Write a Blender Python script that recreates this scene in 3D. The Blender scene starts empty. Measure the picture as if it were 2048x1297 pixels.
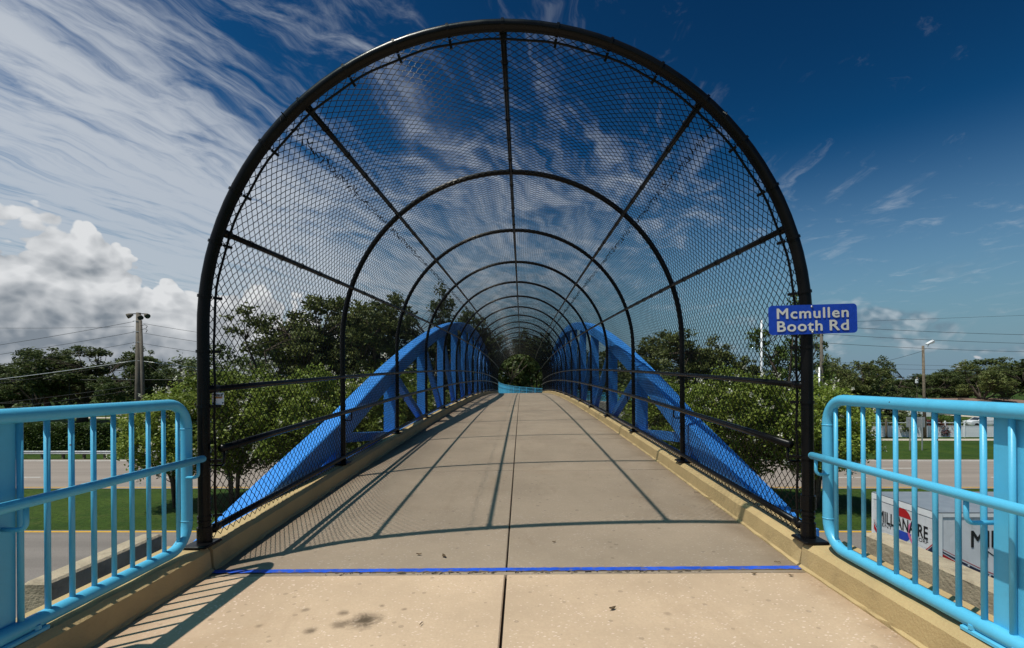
import bpy, math, random
import numpy as np
from mathutils import Matrix, Vector

scn = bpy.context.scene
COL = scn.collection
R = math.radians
rng = np.random.default_rng(7)
random.seed(7)

# ------------------------------------------------------------------ camera, sky, sun, exposure
F = 990.4            # focal length in photo pixels (2048 wide)
CAMZ = 7.2           # eye height above the road
cam_d = bpy.data.cameras.new('camera')
cam_d.sensor_width = 36.0
cam_d.lens = F / 2048 * 36.0
cam_d.shift_x = -19.0 / 2048
cam_d.shift_y = 111.5 / 2048
cam_d.clip_start = 0.05
cam_d.clip_end = 3000
cam = bpy.data.objects.new('camera', cam_d)
cam.location = (0, 0, CAMZ)
cam.rotation_euler = (R(90), 0, 0)
COL.objects.link(cam)
scn.camera = cam

SUN_DIR = Vector((-0.385, -0.25, 1.0)).normalized()      # towards the sun
sun_d = bpy.data.lights.new('sun', 'SUN')
sun_d.energy = 4.3
sun_d.angle = R(0.53)
sun_d.color = (1.0, 0.94, 0.85)
sun = bpy.data.objects.new('sun', sun_d)
sun.rotation_euler = SUN_DIR.to_track_quat('Z', 'Y').to_euler()
COL.objects.link(sun)

scn.view_settings.view_transform = 'Standard'
scn.view_settings.look = 'None'
scn.view_settings.exposure = 0.0
scn.view_settings.gamma = 1.0
scn.view_settings.use_curve_mapping = False
scn.cycles.max_bounces = 6
scn.cycles.transparent_max_bounces = 8

SKY_STRENGTH = 0.10
world = bpy.data.worlds.new('World')
scn.world = world
world.use_nodes = True


class NG:
    """small helper to write node graphs"""
    def __init__(self, tree):
        self.t = tree
        tree.nodes.clear()

    def n(self, typ, props=None, **ins):
        nd = self.t.nodes.new(typ)
        for k, v in (props or {}).items():
            setattr(nd, k, v)
        for k, v in ins.items():
            key = int(k[1:]) if k[0] == '_' and k[1:].isdigit() else k.replace('_', ' ')
            self.set(nd.inputs[key], v)
        return nd

    def set(self, sock, v):
        if isinstance(v, bpy.types.NodeSocket):
            self.t.links.new(v, sock)
        elif isinstance(v, bpy.types.Node):
            self.t.links.new(v.outputs[0], sock)
        else:
            if sock.type == 'RGBA' and len(v) == 3:
                v = (*v, 1.0)
            sock.default_value = v

    def m(self, op, a, b=0.0, c=0.0, clamp=False):
        nd = self.t.nodes.new('ShaderNodeMath')
        nd.operation = op
        nd.use_clamp = clamp
        for s, v in zip(nd.inputs, (a, b, c)):
            self.set(s, v)
        return nd.outputs[0]

    def mr(self, v, a, b, c=0.0, d=1.0, smooth=True):
        nd = self.t.nodes.new('ShaderNodeMapRange')
        nd.interpolation_type = 'SMOOTHSTEP' if smooth else 'LINEAR'
        for s, x in zip(nd.inputs, (v, a, b, c, d)):
            self.set(s, x)
        return nd.outputs[0]

    def mix(self, f, a, b, blend='MIX'):
        nd = self.t.nodes.new('ShaderNodeMix')
        nd.data_type = 'RGBA'
        nd.blend_type = blend
        self.set(nd.inputs[0], f)
        self.set(nd.inputs[6], a)
        self.set(nd.inputs[7], b)
        return nd.outputs[2]

    def noise(self, vec, scale, detail=4.0, rough=0.55, dist=0.0, lac=2.0, dim='3D'):
        nd = self.n('ShaderNodeTexNoise', dict(noise_dimensions=dim))
        if vec is not None:
            self.set(nd.inputs['Vector'], vec)
        self.set(nd.inputs['Scale'], scale)
        self.set(nd.inputs['Detail'], detail)
        self.set(nd.inputs['Roughness'], rough)
        self.set(nd.inputs['Distortion'], dist)
        self.set(nd.inputs['Lacunarity'], lac)
        return nd.outputs[0]

    def xyz(self, x, y, z):
        nd = self.t.nodes.new('ShaderNodeCombineXYZ')
        for s, v in zip(nd.inputs, (x, y, z)):
            self.set(s, v)
        return nd.outputs[0]


def build_world():
    g = NG(world.node_tree)
    sky = g.n('ShaderNodeTexSky', dict(sky_type='NISHITA', sun_disc=False,
                                       sun_elevation=math.asin(SUN_DIR.z),
                                       sun_rotation=math.atan2(SUN_DIR.x, SUN_DIR.y),
                                       altitude=0.0, air_density=1.0, dust_density=1.0, ozone_density=3.0))
    raw = g.n('ShaderNodeVectorMath', dict(operation='SCALE'), _0=sky.outputs[0])
    raw.inputs['Scale'].default_value = SKY_STRENGTH
    # deep polarised blue: steeper response, then hazy air low down
    gam = g.n('ShaderNodeGamma', Color=raw.outputs[0], Gamma=2.55)
    blue = g.mix(1.0, gam.outputs[0], (1.0, 3.25, 2.2), 'MULTIPLY')
    tc = g.n('ShaderNodeTexCoord')
    sep = g.n('ShaderNodeSeparateXYZ', Vector=tc.outputs['Generated'])
    x, y, z = sep.outputs
    el = g.m('ARCSINE', z)
    az = g.m('ARCTAN2', x, y)
    blue = g.mix(g.mr(el, 0.42, 0.02, 0.0, 0.95), blue, (0.19, 0.28, 0.37))
    zc = g.m('ADD', g.m('MAXIMUM', z, 0.0), 0.1)
    u = g.m('DIVIDE', x, zc)
    v = g.m('DIVIDE', y, zc)
    P = g.xyz(u, v, 0.0)
    # ---- high cirrus: fibres follow curved lines across the sky
    c = g.m('ADD', g.m('SUBTRACT', v, g.m('MULTIPLY', u, 0.95)), g.m('MULTIPLY', g.m('MULTIPLY', u, u), 0.26))
    warp = g.m('MULTIPLY', g.m('SUBTRACT', g.noise(P, 1.3, 4, 0.55, dim='2D'), 0.5), 0.9)
    c = g.m('ADD', c, warp)
    nA = g.noise(g.xyz(g.m('MULTIPLY', u, 0.9), g.m('ADD', g.m('MULTIPLY', c, 0.62), 3.0), 0.0), 1.5, 9, 0.60, 0.12, dim='2D')
    nB = g.noise(g.xyz(g.m('MULTIPLY', u, 0.75), g.m('ADD', g.m('MULTIPLY', c, 0.85), 7.0), 0.0), 2.4, 8, 0.62, 0.1, dim='2D')
    nC = g.noise(g.xyz(g.m('MULTIPLY', u, 1.15), g.m('MULTIPLY', c, 0.95), 1.0), 6.0, 9, 0.64, 0.15, dim='2D')
    bank = g.mr(g.m('ADD', u, g.m('MULTIPLY', warp, 0.45)), -0.62, -1.25)
    bank = g.m('MULTIPLY', bank, g.mr(el, 0.16, 0.50, 0.45, 1.0))
    band = g.m('MULTIPLY', g.mr(v, 1.35, 2.2), g.mr(v, 6.0, 3.2))
    band = g.m('MULTIPLY', band, g.mr(u, 2.2, 0.6, 0.55, 1.0))
    cov = g.m('ADD', g.m('MULTIPLY', bank, 0.29), g.m('MULTIPLY', band, 0.165))
    cov = g.m('ADD', cov, g.mr(u, 1.0, -0.6, -0.075, 0.09))
    val = g.m('ADD', g.m('MULTIPLY', nA, 0.37), g.m('MULTIPLY', nB, 0.19))
    val = g.m('ADD', g.m('ADD', val, g.m('MULTIPLY', nC, 0.66)), cov)
    cir = g.mr(val, 0.64, 1.04)
    cir = g.m('MULTIPLY', cir, g.m('ADD', 0.60, g.m('MULTIPLY', bank, 0.28)))
    cir = g.m('MULTIPLY', cir, g.mr(z, 0.02, 0.16))
    # ---- cumulus bank low in the sky
    def puff(off):
        q = g.xyz(g.m('ADD', az, off[0]), g.m('ADD', g.m('MULTIPLY', el, 1.25), off[1]), 0.0)
        wq = g.n('ShaderNodeTexNoise', dict(noise_dimensions='2D'), Vector=q, Scale=9.0, Detail=3.0)
        qq = g.n('ShaderNodeVectorMath', dict(operation='MULTIPLY_ADD'), _0=wq.outputs['Color'], _1=(0.06, 0.06, 0.0), _2=q)
        tot = None
        for sc, w in ((12.0, 0.36), (26.0, 0.28), (58.0, 0.20)):
            vo = g.n('ShaderNodeTexVoronoi', dict(feature='F1', voronoi_dimensions='2D'), Vector=qq.outputs[0], Scale=sc, Randomness=1.0)
            t_ = g.m('MULTIPLY', g.m('SUBTRACT', 1.0, vo.outputs['Distance']), w)
            tot = t_ if tot is None else g.m('ADD', tot, t_)
        return g.m('ADD', tot, g.m('MULTIPLY', g.noise(q, 60.0, 5, 0.6, dim='2D'), 0.10))
    p0 = puff((0.0, 0.0))
    p1 = puff((-0.016, 0.026))
    Q = g.xyz(az, g.m('ADD', g.m('MULTIPLY', el, 1.3), 5.0), 0.0)
    big = g.noise(Q, 4.2, 4, 0.5, dim='2D')
    top = g.m('ADD', g.mr(az, 0.0, -0.78, 0.01, 0.25), g.m('MULTIPLY', g.m('SUBTRACT', big, 0.5), 0.30))
    top = g.m('ADD', top, g.m('MULTIPLY', g.m('SUBTRACT', p0, 0.66), 0.19))
    dep = g.m('SUBTRACT', top, el)
    cum = g.mr(dep, 0.0, 0.014)
    lit = g.m('ADD', g.m('MULTIPLY', g.m('SUBTRACT', p0, p1), 1.7), g.mr(dep, 0.16, 0.005, 0.28, 0.82))
    lit = g.m('ADD', lit, g.m('MULTIPLY', g.m('SUBTRACT', g.noise(Q, 5.0, 6, 0.55, dim='2D'), 0.5), 0.8), 0.0, True)
    cumc = g.mix(lit, (0.20, 0.235, 0.275), (0.72, 0.735, 0.75))
    cumc = g.mix(g.mr(el, 0.12, 0.0, 0.0, 0.55), cumc, (0.25, 0.29, 0.34))
    # ---- scattered grey puffs low on the right
    sc_ = g.m('ADD', g.noise(g.xyz(az, g.m('ADD', g.m('MULTIPLY', el, 2.4), 9.0), 0.0), 5.5, 6, 0.6, 0.3, dim='2D'), g.m('MULTIPLY', g.m('SUBTRACT', p0, 0.66), 0.35))
    low = g.m('MULTIPLY', g.mr(el, 0.20, 0.09), g.mr(az, 0.2, 0.5))
    pf = g.m('MULTIPLY', g.m('MULTIPLY', g.mr(sc_, 0.50, 0.70), low), 0.6)
    pfc = g.mix(g.m('ADD', g.m('MULTIPLY', g.m('SUBTRACT', p0, p1), 4.0), 0.35, 0.0, True), (0.14, 0.19, 0.25), (0.50, 0.54, 0.58))
    out = g.mix(cir, blue, (0.56, 0.60, 0.65))
    out = g.mix(pf, out, pfc)
    out = g.mix(cum, out, cumc)
    bg = g.n('ShaderNodeBackground', Color=out, Strength=1.0)
    g.n('ShaderNodeOutputWorld', Surface=bg)


build_world()

# ------------------------------------------------------------------ helpers
ORG = {}


def px(p, q, d):
    """point that shows at photo pixel (p, q) at distance d along the bridge axis"""
    return Vector(((p - 1043.0) * d / F, d, CAMZ + (760.0 - q) * d / F))


def tagged(o, label=None, cat=None, group=None, kind=None):
    if label: o['label'] = label
    if cat: o['category'] = cat
    if group: o['group'] = group
    if kind: o['kind'] = kind
    return o


def thing(name, label, cat, loc=(0, 0, 0), group=None, rotz=0.0, parent=None):
    o = bpy.data.objects.new(name, None)
    o.empty_display_size = 0.2
    COL.objects.link(o)
    o.location = loc
    o.rotation_euler = (0, 0, rotz)
    ORG[o] = Vector(loc)
    if label: tagged(o, label, cat, group)
    return o


def mesh_data(name, V, Fc, smooth=False):
    me = bpy.data.meshes.new(name)
    V = np.asarray(V, dtype=np.float32).reshape(-1, 3)
    if isinstance(Fc, np.ndarray):
        k = Fc.shape[1]
        me.vertices.add(len(V)); me.vertices.foreach_set('co', V.ravel())
        me.loops.add(Fc.size); me.loops.foreach_set('vertex_index', Fc.astype(np.int32).ravel())
        me.polygons.add(len(Fc))
        me.polygons.foreach_set('loop_start', np.arange(0, Fc.size, k, dtype=np.int32))
        me.update(calc_edges=True)
    else:
        me.from_pydata([tuple(map(float, v)) for v in V], [], Fc)
    if smooth:
        me.polygons.foreach_set('use_smooth', np.ones(len(me.polygons), dtype=bool))
    me.update()
    return me


def obj(name, V, Fc, mat, parent=None, smooth=False, local=False):
    V = np.asarray(V, dtype=np.float64).reshape(-1, 3)
    o0 = ORG.get(parent, Vector((0, 0, 0))) if parent is not None and not local else Vector((0, 0, 0))
    me = mesh_data(name, V - np.array(o0), Fc, smooth)
    if isinstance(mat, (list, tuple)):
        for m_ in mat: me.materials.append(m_)
    else:
        me.materials.append(mat)
    o = bpy.data.objects.new(name, me)
    COL.objects.link(o)
    if parent is not None:
        o.parent = parent
        ORG[o] = o0
    return o


def inst(name, me, mat, parent, mtx):
    """object sharing mesh data, mtx in world space"""
    o = bpy.data.objects.new(name, me)
    if not me.materials: me.materials.append(mat)
    COL.objects.link(o)
    o.parent = parent
    o0 = ORG.get(parent, Vector((0, 0, 0)))
    o.matrix_local = Matrix.Translation(-o0) @ mtx
    ORG[o] = o0
    return o


class MB:
    """collects shapes into one mesh"""
    def __init__(self):
        self.V = []; self.F = []; self.mi = []

    def add(self, V, Fc, mi=0):
        b = len(self.V)
        self.V.extend([tuple(v) for v in V])
        self.F.extend([tuple(i + b for i in f) for f in Fc])
        self.mi.extend([mi] * len(Fc))
        return self

    def box(self, x0, x1, y0, y1, z0, z1, mi=0):
        V = [(x, y, z) for z in (z0, z1) for y in (y0, y1) for x in (x0, x1)]
        return self.add(V, BOXF, mi)

    def cbox(self, x0, x1, y0, y1, z0, z1, c=0.01, mi=0):
        """box with chamfered vertical + top edges"""
        def ring(i, z):
            return [(x0 + i + c, y0 + i, z), (x1 - i - c, y0 + i, z), (x1 - i, y0 + i + c, z), (x1 - i, y1 - i - c, z),
                    (x1 - i - c, y1 - i, z), (x0 + i + c, y1 - i, z), (x0 + i, y1 - i - c, z), (x0 + i, y0 + i + c, z)]
        V = ring(0, z0) + ring(0, z1 - c) + ring(c, z1)
        Fc = [tuple(range(7, -1, -1)), tuple(range(16, 24))]
        for k in range(2):
            for i in range(8):
                j = (i + 1) % 8
                Fc.append((k * 8 + i, k * 8 + j, k * 8 + 8 + j, k * 8 + 8 + i))
        return self.add(V, Fc, mi)

    def beam(self, p0, p1, w, h, side=(1, 0, 0), mi=0):
        p0, p1 = Vector(p0), Vector(p1)
        d = (p1 - p0).normalized()
        s = Vector(side); s = (s - d * s.dot(d)).normalized()
        u = s.cross(d).normalized()
        V = []
        for p in (p0, p1):
            for a, b in ((-1, -1), (1, -1), (-1, 1), (1, 1)):
                V.append(p + s * (a * w / 2) + u * (b * h / 2))
        return self.add(V, [(0, 1, 3, 2), (4, 6, 7, 5), (0, 4, 5, 1), (1, 5, 7, 3), (3, 7, 6, 2), (2, 6, 4, 0)], mi)

    def tube(self, path, r, sides=10, caps=True, closed=False, mi=0):
        V, Fc = tube_geo(path, r, sides, caps, closed)
        return self.add(V, Fc, mi)

    def build(self, name, mat, parent=None, smooth=False, local=False):
        o = obj(name, self.V, self.F, mat, parent, smooth, local)
        if any(self.mi):
            o.data.polygons.foreach_set('material_index', self.mi)
        return o


BOXF = [(0, 2, 3, 1), (4, 5, 7, 6), (0, 1, 5, 4), (1, 3, 7, 5), (3, 2, 6, 7), (2, 0, 4, 6)]


def tube_geo(path, r, sides=10, caps=True, closed=False):
    path = [Vector(p) for p in path]
    n = len(path)
    rs = r if isinstance(r, (list, tuple, np.ndarray)) else [r] * n
    V, Fc = [], []
    up = None
    for i in range(n):
        if closed:
            t = path[(i + 1) % n] - path[i - 1]
        else:
            t = path[min(i + 1, n - 1)] - path[max(i - 1, 0)]
        t = t.normalized() if t.length > 1e-9 else Vector((0, 0, 1))
        if up is None:
            up = Vector((0, 0, 1)) if abs(t.z) < 0.9 else Vector((1, 0, 0))
        s = t.cross(up)
        if s.length < 1e-6: s = t.orthogonal()
        s.normalize()
        up = s.cross(t).normalized()
        for k in range(sides):
            a = 2 * math.pi * k / sides
            V.append(path[i] + s * (math.cos(a) * rs[i]) + up * (math.sin(a) * rs[i]))
    m = n if closed else n - 1
    for i in range(m):
        for k in range(sides):
            k2 = (k + 1) % sides
            a, b = i * sides, ((i + 1) % n) * sides
            Fc.append((a + k, a + k2, b + k2, b + k))
    if caps and not closed:
        Fc.append(tuple(range(sides - 1, -1, -1)))
        Fc.append(tuple((n - 1) * sides + k for k in range(sides)))
    return V, Fc


def smooth_tube(name, path, r, mat, parent=None, sides=12, closed=False, local=False):
    V, Fc = tube_geo(path, r, sides, True, closed)
    o = obj(name, V, Fc, mat, parent, True, local)
    return o


def text_obj(name, body, mat, parent, center, width, height, xdir=Vector((1, 0, 0)), zdir=Vector((0, 0, 1)),
             bold=0.0, thick=0.0, spacing=1.0):
    cu = bpy.data.curves.new(name, 'FONT')
    cu.body = body
    cu.size = 1.0
    cu.align_x = 'CENTER'; cu.align_y = 'CENTER'
    cu.offset = bold
    cu.extrude = 0.0
    cu.space_character = spacing
    cu.space_line = 0.78
    cu.resolution_u = 4
    tmp = bpy.data.objects.new('tmp', cu)
    COL.objects.link(tmp)
    bpy.context.view_layer.update()
    dg = bpy.context.evaluated_depsgraph_get()
    me = bpy.data.meshes.new_from_object(tmp.evaluated_get(dg))
    bpy.data.objects.remove(tmp)
    n = len(me.vertices)
    co = np.zeros(n * 3, dtype=np.float32); me.vertices.foreach_get('co', co)
    co = co.reshape(-1, 3)
    mn, mx = co.min(0), co.max(0)
    c = (mn + mx) / 2
    uu = (co[:, 0] - c[0]) / (mx[0] - mn[0]) * width
    vv = (co[:, 1] - c[1]) / (mx[1] - mn[1]) * height
    W = np.array(center)[None] + uu[:, None] * np.array(xdir)[None] + vv[:, None] * np.array(zdir)[None]
    W -= np.array(ORG.get(parent, Vector((0, 0, 0))))
    if thick:                    # heavier strokes: shifted layers, each a hair further out
        polys = [tuple(p.vertices) for p in me.polygons]
        nrm = np.cross(np.array(xdir), np.array(zdir))
        Vs, Fs = [], []
        for li, (a, b) in enumerate(((0, 0), (-1, 0), (1, 0), (0, -1), (0, 1), (-.7, .7), (.7, .7), (-.7, -.7), (.7, -.7))):
            Vs.append(W + thick * (a * np.array(xdir) + b * np.array(zdir))[None] + nrm[None] * 0.00025 * li)
            Fs += [tuple(v + li * n for v in p) for p in polys]
        me = mesh_data(name, np.concatenate(Vs), Fs)
        o = bpy.data.objects.new(name, me); me.materials.append(mat)
        COL.objects.link(o); o.parent = parent
        return o
    me.vertices.foreach_set('co', W.astype(np.float32).ravel())
    me.materials.clear(); me.materials.append(mat)
    me.update()
    o = bpy.data.objects.new(name, me)
    COL.objects.link(o)
    o.parent = parent
    return o


# ------------------------------------------------------------------ materials
MATS = {}


def pmat(name, col, rough=0.6, spec=0.4, metal=0.0, var=0.12, vscale=3.0, bump=0.0, bscale=60.0, dirt=None, dscale=1.5,
         coat=0.0, damt=0.35, streak=0.0, chips=0.0):
    m = bpy.data.materials.new(name)
    m.use_nodes = True
    g = NG(m.node_tree)
    tc = g.n('ShaderNodeTexCoord')
    co = tc.outputs['Object']
    n1 = g.noise(co, vscale, 5, 0.6)
    c = Vector(col)
    lo = tuple(c * (1 - var)); hi = tuple(c * (1 + var))
    colr = g.mix(g.mr(n1, 0.3, 0.7), lo, hi)
    if dirt is not None:
        n2 = g.noise(co, dscale, 7, 0.68, 0.4)
        colr = g.mix(g.m('MULTIPLY', g.mr(n2, 0.5, 0.72), damt), colr, dirt)
    if streak:
        sk = g.noise(g.n('ShaderNodeMapping', Vector=co, Scale=(6, 6, 0.5)).outputs[0], 2.2, 6, 0.7)
        colr = g.mix(g.m('MULTIPLY', g.mr(sk, 0.5, 0.75), streak), colr, (c.x * 0.5 + 0.02, c.y * 0.55 + 0.015, c.z * 0.55))
    if chips:
        vo = g.n('ShaderNodeTexVoronoi', Vector=co, Scale=26.0, Randomness=1.0)
        rr = g.n('ShaderNodeSeparateColor', Color=vo.outputs['Color'])
        ch = g.m('LESS_THAN', vo.outputs['Distance'], g.mr(rr.outputs[0], 0.93, 1.0, 0.0, 0.16, False))
        colr = g.mix(g.m('MULTIPLY', ch, chips), colr, (0.05, 0.035, 0.03))
    b = g.n('ShaderNodeBsdfPrincipled', Base_Color=colr, Metallic=metal)
    b.inputs['Specular IOR Level'].default_value = spec
    b.inputs['Coat Weight'].default_value = coat
    g.set(b.inputs['Roughness'], g.mr(n1, 0.2, 0.8, max(rough - 0.08, 0.02), rough + 0.08))
    if bump:
        nb = g.noise(co, bscale, 4, 0.6)
        bp = g.n('ShaderNodeBump', Height=nb, Strength=bump, Distance=0.02)
        g.set(b.inputs['Normal'], bp.outputs[0])
    g.n('ShaderNodeOutputMaterial', Surface=b)
    MATS[name] = m
    return m


M_black = pmat('black_coating', (0.004, 0.004, 0.0045), 0.28, 0.15, var=0.2, vscale=6, bump=0.04, bscale=160, dirt=(0.014, 0.012, 0.011), damt=0.25)
M_wire = pmat('black_vinyl_wire', (0.004, 0.004, 0.0045), 0.28, 0.15, var=0.1)
M_blue = pmat('royal_blue_paint', (0.045, 0.265, 0.76), 0.5, 0.35, var=0.07, vscale=1.2, bump=0.03, bscale=90, dirt=(0.07, 0.18, 0.42), damt=0.4, streak=0.45)
M_cyan = pmat('sky_blue_paint', (0.085, 0.43, 0.66), 0.38, 0.45, var=0.05, vscale=3, bump=0.05, bscale=40, dirt=(0.07, 0.33, 0.50), damt=0.5, streak=0.25, chips=0.8)
M_tan = pmat('tan_masonry_paint', (0.445, 0.325, 0.160), 0.75, 0.3, var=0.07, vscale=2.5, bump=0.28, bscale=80, dirt=(0.20, 0.145, 0.08), dscale=2.0, damt=0.4)
M_white = pmat('white_vinyl', (0.72, 0.73, 0.75), 0.45, 0.4, var=0.04)
M_offwhite = pmat('white_panel_paint', (0.62, 0.63, 0.66), 0.4, 0.4, var=0.08, vscale=1.5, dirt=(0.36, 0.35, 0.34), damt=0.45, streak=0.35)
M_greyroof = pmat('grey_roof_sheet', (0.20, 0.22, 0.25), 0.4, 0.4, var=0.1)
M_galv = pmat('galvanised_steel', (0.46, 0.47, 0.48), 0.4, 0.5, metal=0.6, var=0.12, vscale=8)
M_concpole = pmat('weathered_concrete', (0.14, 0.12, 0.098), 0.85, 0.2, var=0.15, vscale=2, bump=0.3, bscale=30)
M_wood = pmat('weathered_wood', (0.17, 0.135, 0.10), 0.85, 0.2, var=0.25, vscale=4, bump=0.5, bscale=25)
M_wall = pmat('stained_concrete', (0.40, 0.33, 0.235), 0.88, 0.2, var=0.12, vscale=2.0, bump=0.6, bscale=28, dirt=(0.11, 0.09, 0.07), dscale=2.2, damt=0.6)
M_bark = pmat('oak_bark', (0.085, 0.065, 0.05), 0.9, 0.15, var=0.35, vscale=5, bump=0.8, bscale=14)
M_myrtlebark = pmat('smooth_grey_bark', (0.13, 0.10, 0.075), 0.8, 0.2, var=0.3, vscale=4, bump=0.3, bscale=18)
M_dark = pmat('dark_metal', (0.03, 0.03, 0.032), 0.6, 0.3)  # dark grey metal, its own base colour
M_rubber = pmat('rubber', (0.02, 0.02, 0.02), 0.8, 0.2)
M_glassdk = pmat('dark_window_glass', (0.03, 0.04, 0.05), 0.08, 0.6)
M_signblue = pmat('sign_blue_sheeting', (0.010, 0.055, 0.42), 0.42, 0.4, var=0.10, vscale=30)
M_signwhite = pmat('sign_white_sheeting', (0.66, 0.63, 0.58), 0.5, 0.4, var=0.05)
M_navy = pmat('navy_print', (0.012, 0.016, 0.05), 0.45, 0.4)
M_blackprint = pmat('black_print', (0.012, 0.012, 0.014), 0.45, 0.4)
M_red = pmat('red_print', (0.42, 0.015, 0.02), 0.4, 0.4)
M_ballblue = pmat('blue_print', (0.02, 0.06, 0.40), 0.4, 0.4)
M_pink = pmat('pink_print', (0.62, 0.16, 0.30), 0.4, 0.4)
M_orange = pmat('orange_print', (0.55, 0.22, 0.02), 0.5, 0.3)
M_markw = pmat('white_road_paint', (0.62, 0.61, 0.58), 0.7, 0.2, var=0.12, vscale=3, dirt=(0.3, 0.29, 0.27), dscale=4, damt=0.5)
M_marky = pmat('yellow_road_paint', (0.60, 0.33, 0.02), 0.7, 0.2, var=0.1, vscale=3)
M_stucco = pmat('cream_stucco', (0.50, 0.43, 0.32), 0.85, 0.2, bump=0.2, bscale=20)
M_roofbrown = pmat('brown_shingle', (0.20, 0.13, 0.10), 0.85, 0.2, var=0.25, vscale=3, bump=0.3, bscale=12)
M_clay = pmat('red_clay', (0.30, 0.115, 0.075), 0.9, 0.1, var=0.12, vscale=0.3)
M_walk = pmat('pale_concrete', (0.46, 0.40, 0.33), 0.85, 0.2, var=0.1, vscale=1.0, bump=0.1)
M_twig = pmat('dry_leaf', (0.10, 0.065, 0.035), 0.8, 0.2, var=0.4, vscale=40)


def asphalt(name, base, grain):
    m = bpy.data.materials.new(name); m.use_nodes = True
    g = NG(m.node_tree)
    tc = g.n('ShaderNodeTexCoord'); co = tc.outputs['Object']
    n0 = g.noise(g.n('ShaderNodeMapping', Vector=co, Scale=(0.05, 0.9, 1)).outputs[0], 1.0, 5, 0.6)
    n1 = g.noise(co, 0.25, 5, 0.6); n2 = g.noise(co, 22.0, 3, 0.7)
    b = Vector(base)
    c = g.mix(g.mr(n0, 0.3, 0.7), tuple(b * 0.86), tuple(b * 1.1))
    c = g.mix(g.m('MULTIPLY', g.mr(n1, 0.52, 0.7), 0.35), c, tuple(b * 0.75))
    c = g.mix(g.m('MULTIPLY', g.mr(n2, 0.45, 0.75), grain), c, tuple(b * 0.55))
    p = g.n('ShaderNodeBsdfPrincipled', Base_Color=c, Roughness=0.85)
    p.inputs['Specular IOR Level'].default_value = 0.25
    bp = g.n('ShaderNodeBump', Height=n2, Strength=0.35, Distance=0.01)
    g.set(p.inputs['Normal'], bp.outputs[0])
    g.n('ShaderNodeOutputMaterial', Surface=p)
    return m


M_asph = asphalt('worn_asphalt', (0.27, 0.225, 0.195), 0.5)
M_asph2 = asphalt('grey_asphalt', (0.20, 0.175, 0.16), 0.6)


def grass_mat():
    m = bpy.data.materials.new('mown_grass'); m.use_nodes = True
    g = NG(m.node_tree)
    tc = g.n('ShaderNodeTexCoord'); co = tc.outputs['Object']
    n1 = g.noise(co, 0.22, 6, 0.7); n2 = g.noise(co, 5.0, 7, 0.8); n3 = g.noise(co, 1.1, 6, 0.7)
    c = g.mix(g.mr(n1, 0.35, 0.65), (0.026, 0.060, 0.008), (0.055, 0.095, 0.013))
    c = g.mix(g.m('MULTIPLY', g.mr(n3, 0.5, 0.7), 0.55), c, (0.095, 0.105, 0.032))
    c = g.mix(g.m('MULTIPLY', g.mr(n2, 0.42, 0.62), 0.75), c, (0.014, 0.032, 0.005))
    p = g.n('ShaderNodeBsdfPrincipled', Base_Color=c, Roughness=0.9)
    p.inputs['Specular IOR Level'].default_value = 0.15
    bp = g.n('ShaderNodeBump', Height=n2, Strength=1.0, Distance=0.08)
    g.set(p.inputs['Normal'], bp.outputs[0])
    g.n('ShaderNodeOutputMaterial', Surface=p)
    return m


M_grass = grass_mat()


def leaf_mat(name, c0, c1, trans=0.25, hue=0.0, gloss=0.25):
    m = bpy.data.materials.new(name); m.use_nodes = True
    g = NG(m.node_tree)
    geo = g.n('ShaderNodeNewGeometry')
    oi = g.n('ShaderNodeObjectInfo')
    tc = g.n('ShaderNodeTexCoord')
    n = g.noise(tc.outputs['Object'], 0.55, 3, 0.6)
    f = g.m('ADD', g.m('MULTIPLY', geo.outputs['Random Per Island'], 0.6), g.m('MULTIPLY', g.mr(n, 0.3, 0.7), 0.4))
    c = g.mix(f, c0, c1)
    c = g.n('ShaderNodeHueSaturation', Hue=0.5, Saturation=1.0, Fac=1.0, Color=c,
            Value=g.m('ADD', 0.82, g.m('MULTIPLY', oi.outputs['Random'], 0.36)))
    p = g.n('ShaderNodeBsdfPrincipled', Base_Color=c, Roughness=0.5)
    p.inputs['Specular IOR Level'].default_value = gloss
    t = g.n('ShaderNodeBsdfTranslucent', Color=c)
    mx = g.n('ShaderNodeMixShader', _0=trans, _1=p.outputs[0], _2=t.outputs[0])
    g.n('ShaderNodeOutputMaterial', Surface=mx)
    return m


M_oakleaf = leaf_mat('live_oak_leaves', (0.042, 0.064, 0.019), (0.130, 0.155, 0.052), 0.28)
M_oakleaf2 = leaf_mat('olive_oak_leaves', (0.058, 0.078, 0.021), (0.175, 0.190, 0.060), 0.28)
M_greenleaf = leaf_mat('fresh_green_leaves', (0.050, 0.090, 0.016), (0.140, 0.195, 0.040), 0.3)
M_myrtle = leaf_mat('crape_myrtle_leaves', (0.095, 0.150, 0.018), (0.300, 0.350, 0.070), 0.36)
M_flower = leaf_mat('white_flower_petals', (0.42, 0.40, 0.32), (0.70, 0.68, 0.58), 0.2)
M_hedge = leaf_mat('hedge_leaves', (0.022, 0.046, 0.007), (0.075, 0.110, 0.018), 0.2)
M_palm = leaf_mat('palm_fronds', (0.035, 0.050, 0.014), (0.085, 0.105, 0.035), 0.15)
M_boug = leaf_mat('magenta_bracts', (0.05, 0.06, 0.02), (0.26, 0.05, 0.075), 0.2)
M_core = pmat('hedge_core', (0.012, 0.016, 0.006), 0.9, 0.1)  # near-black fill for the block inside the hedge


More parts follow.
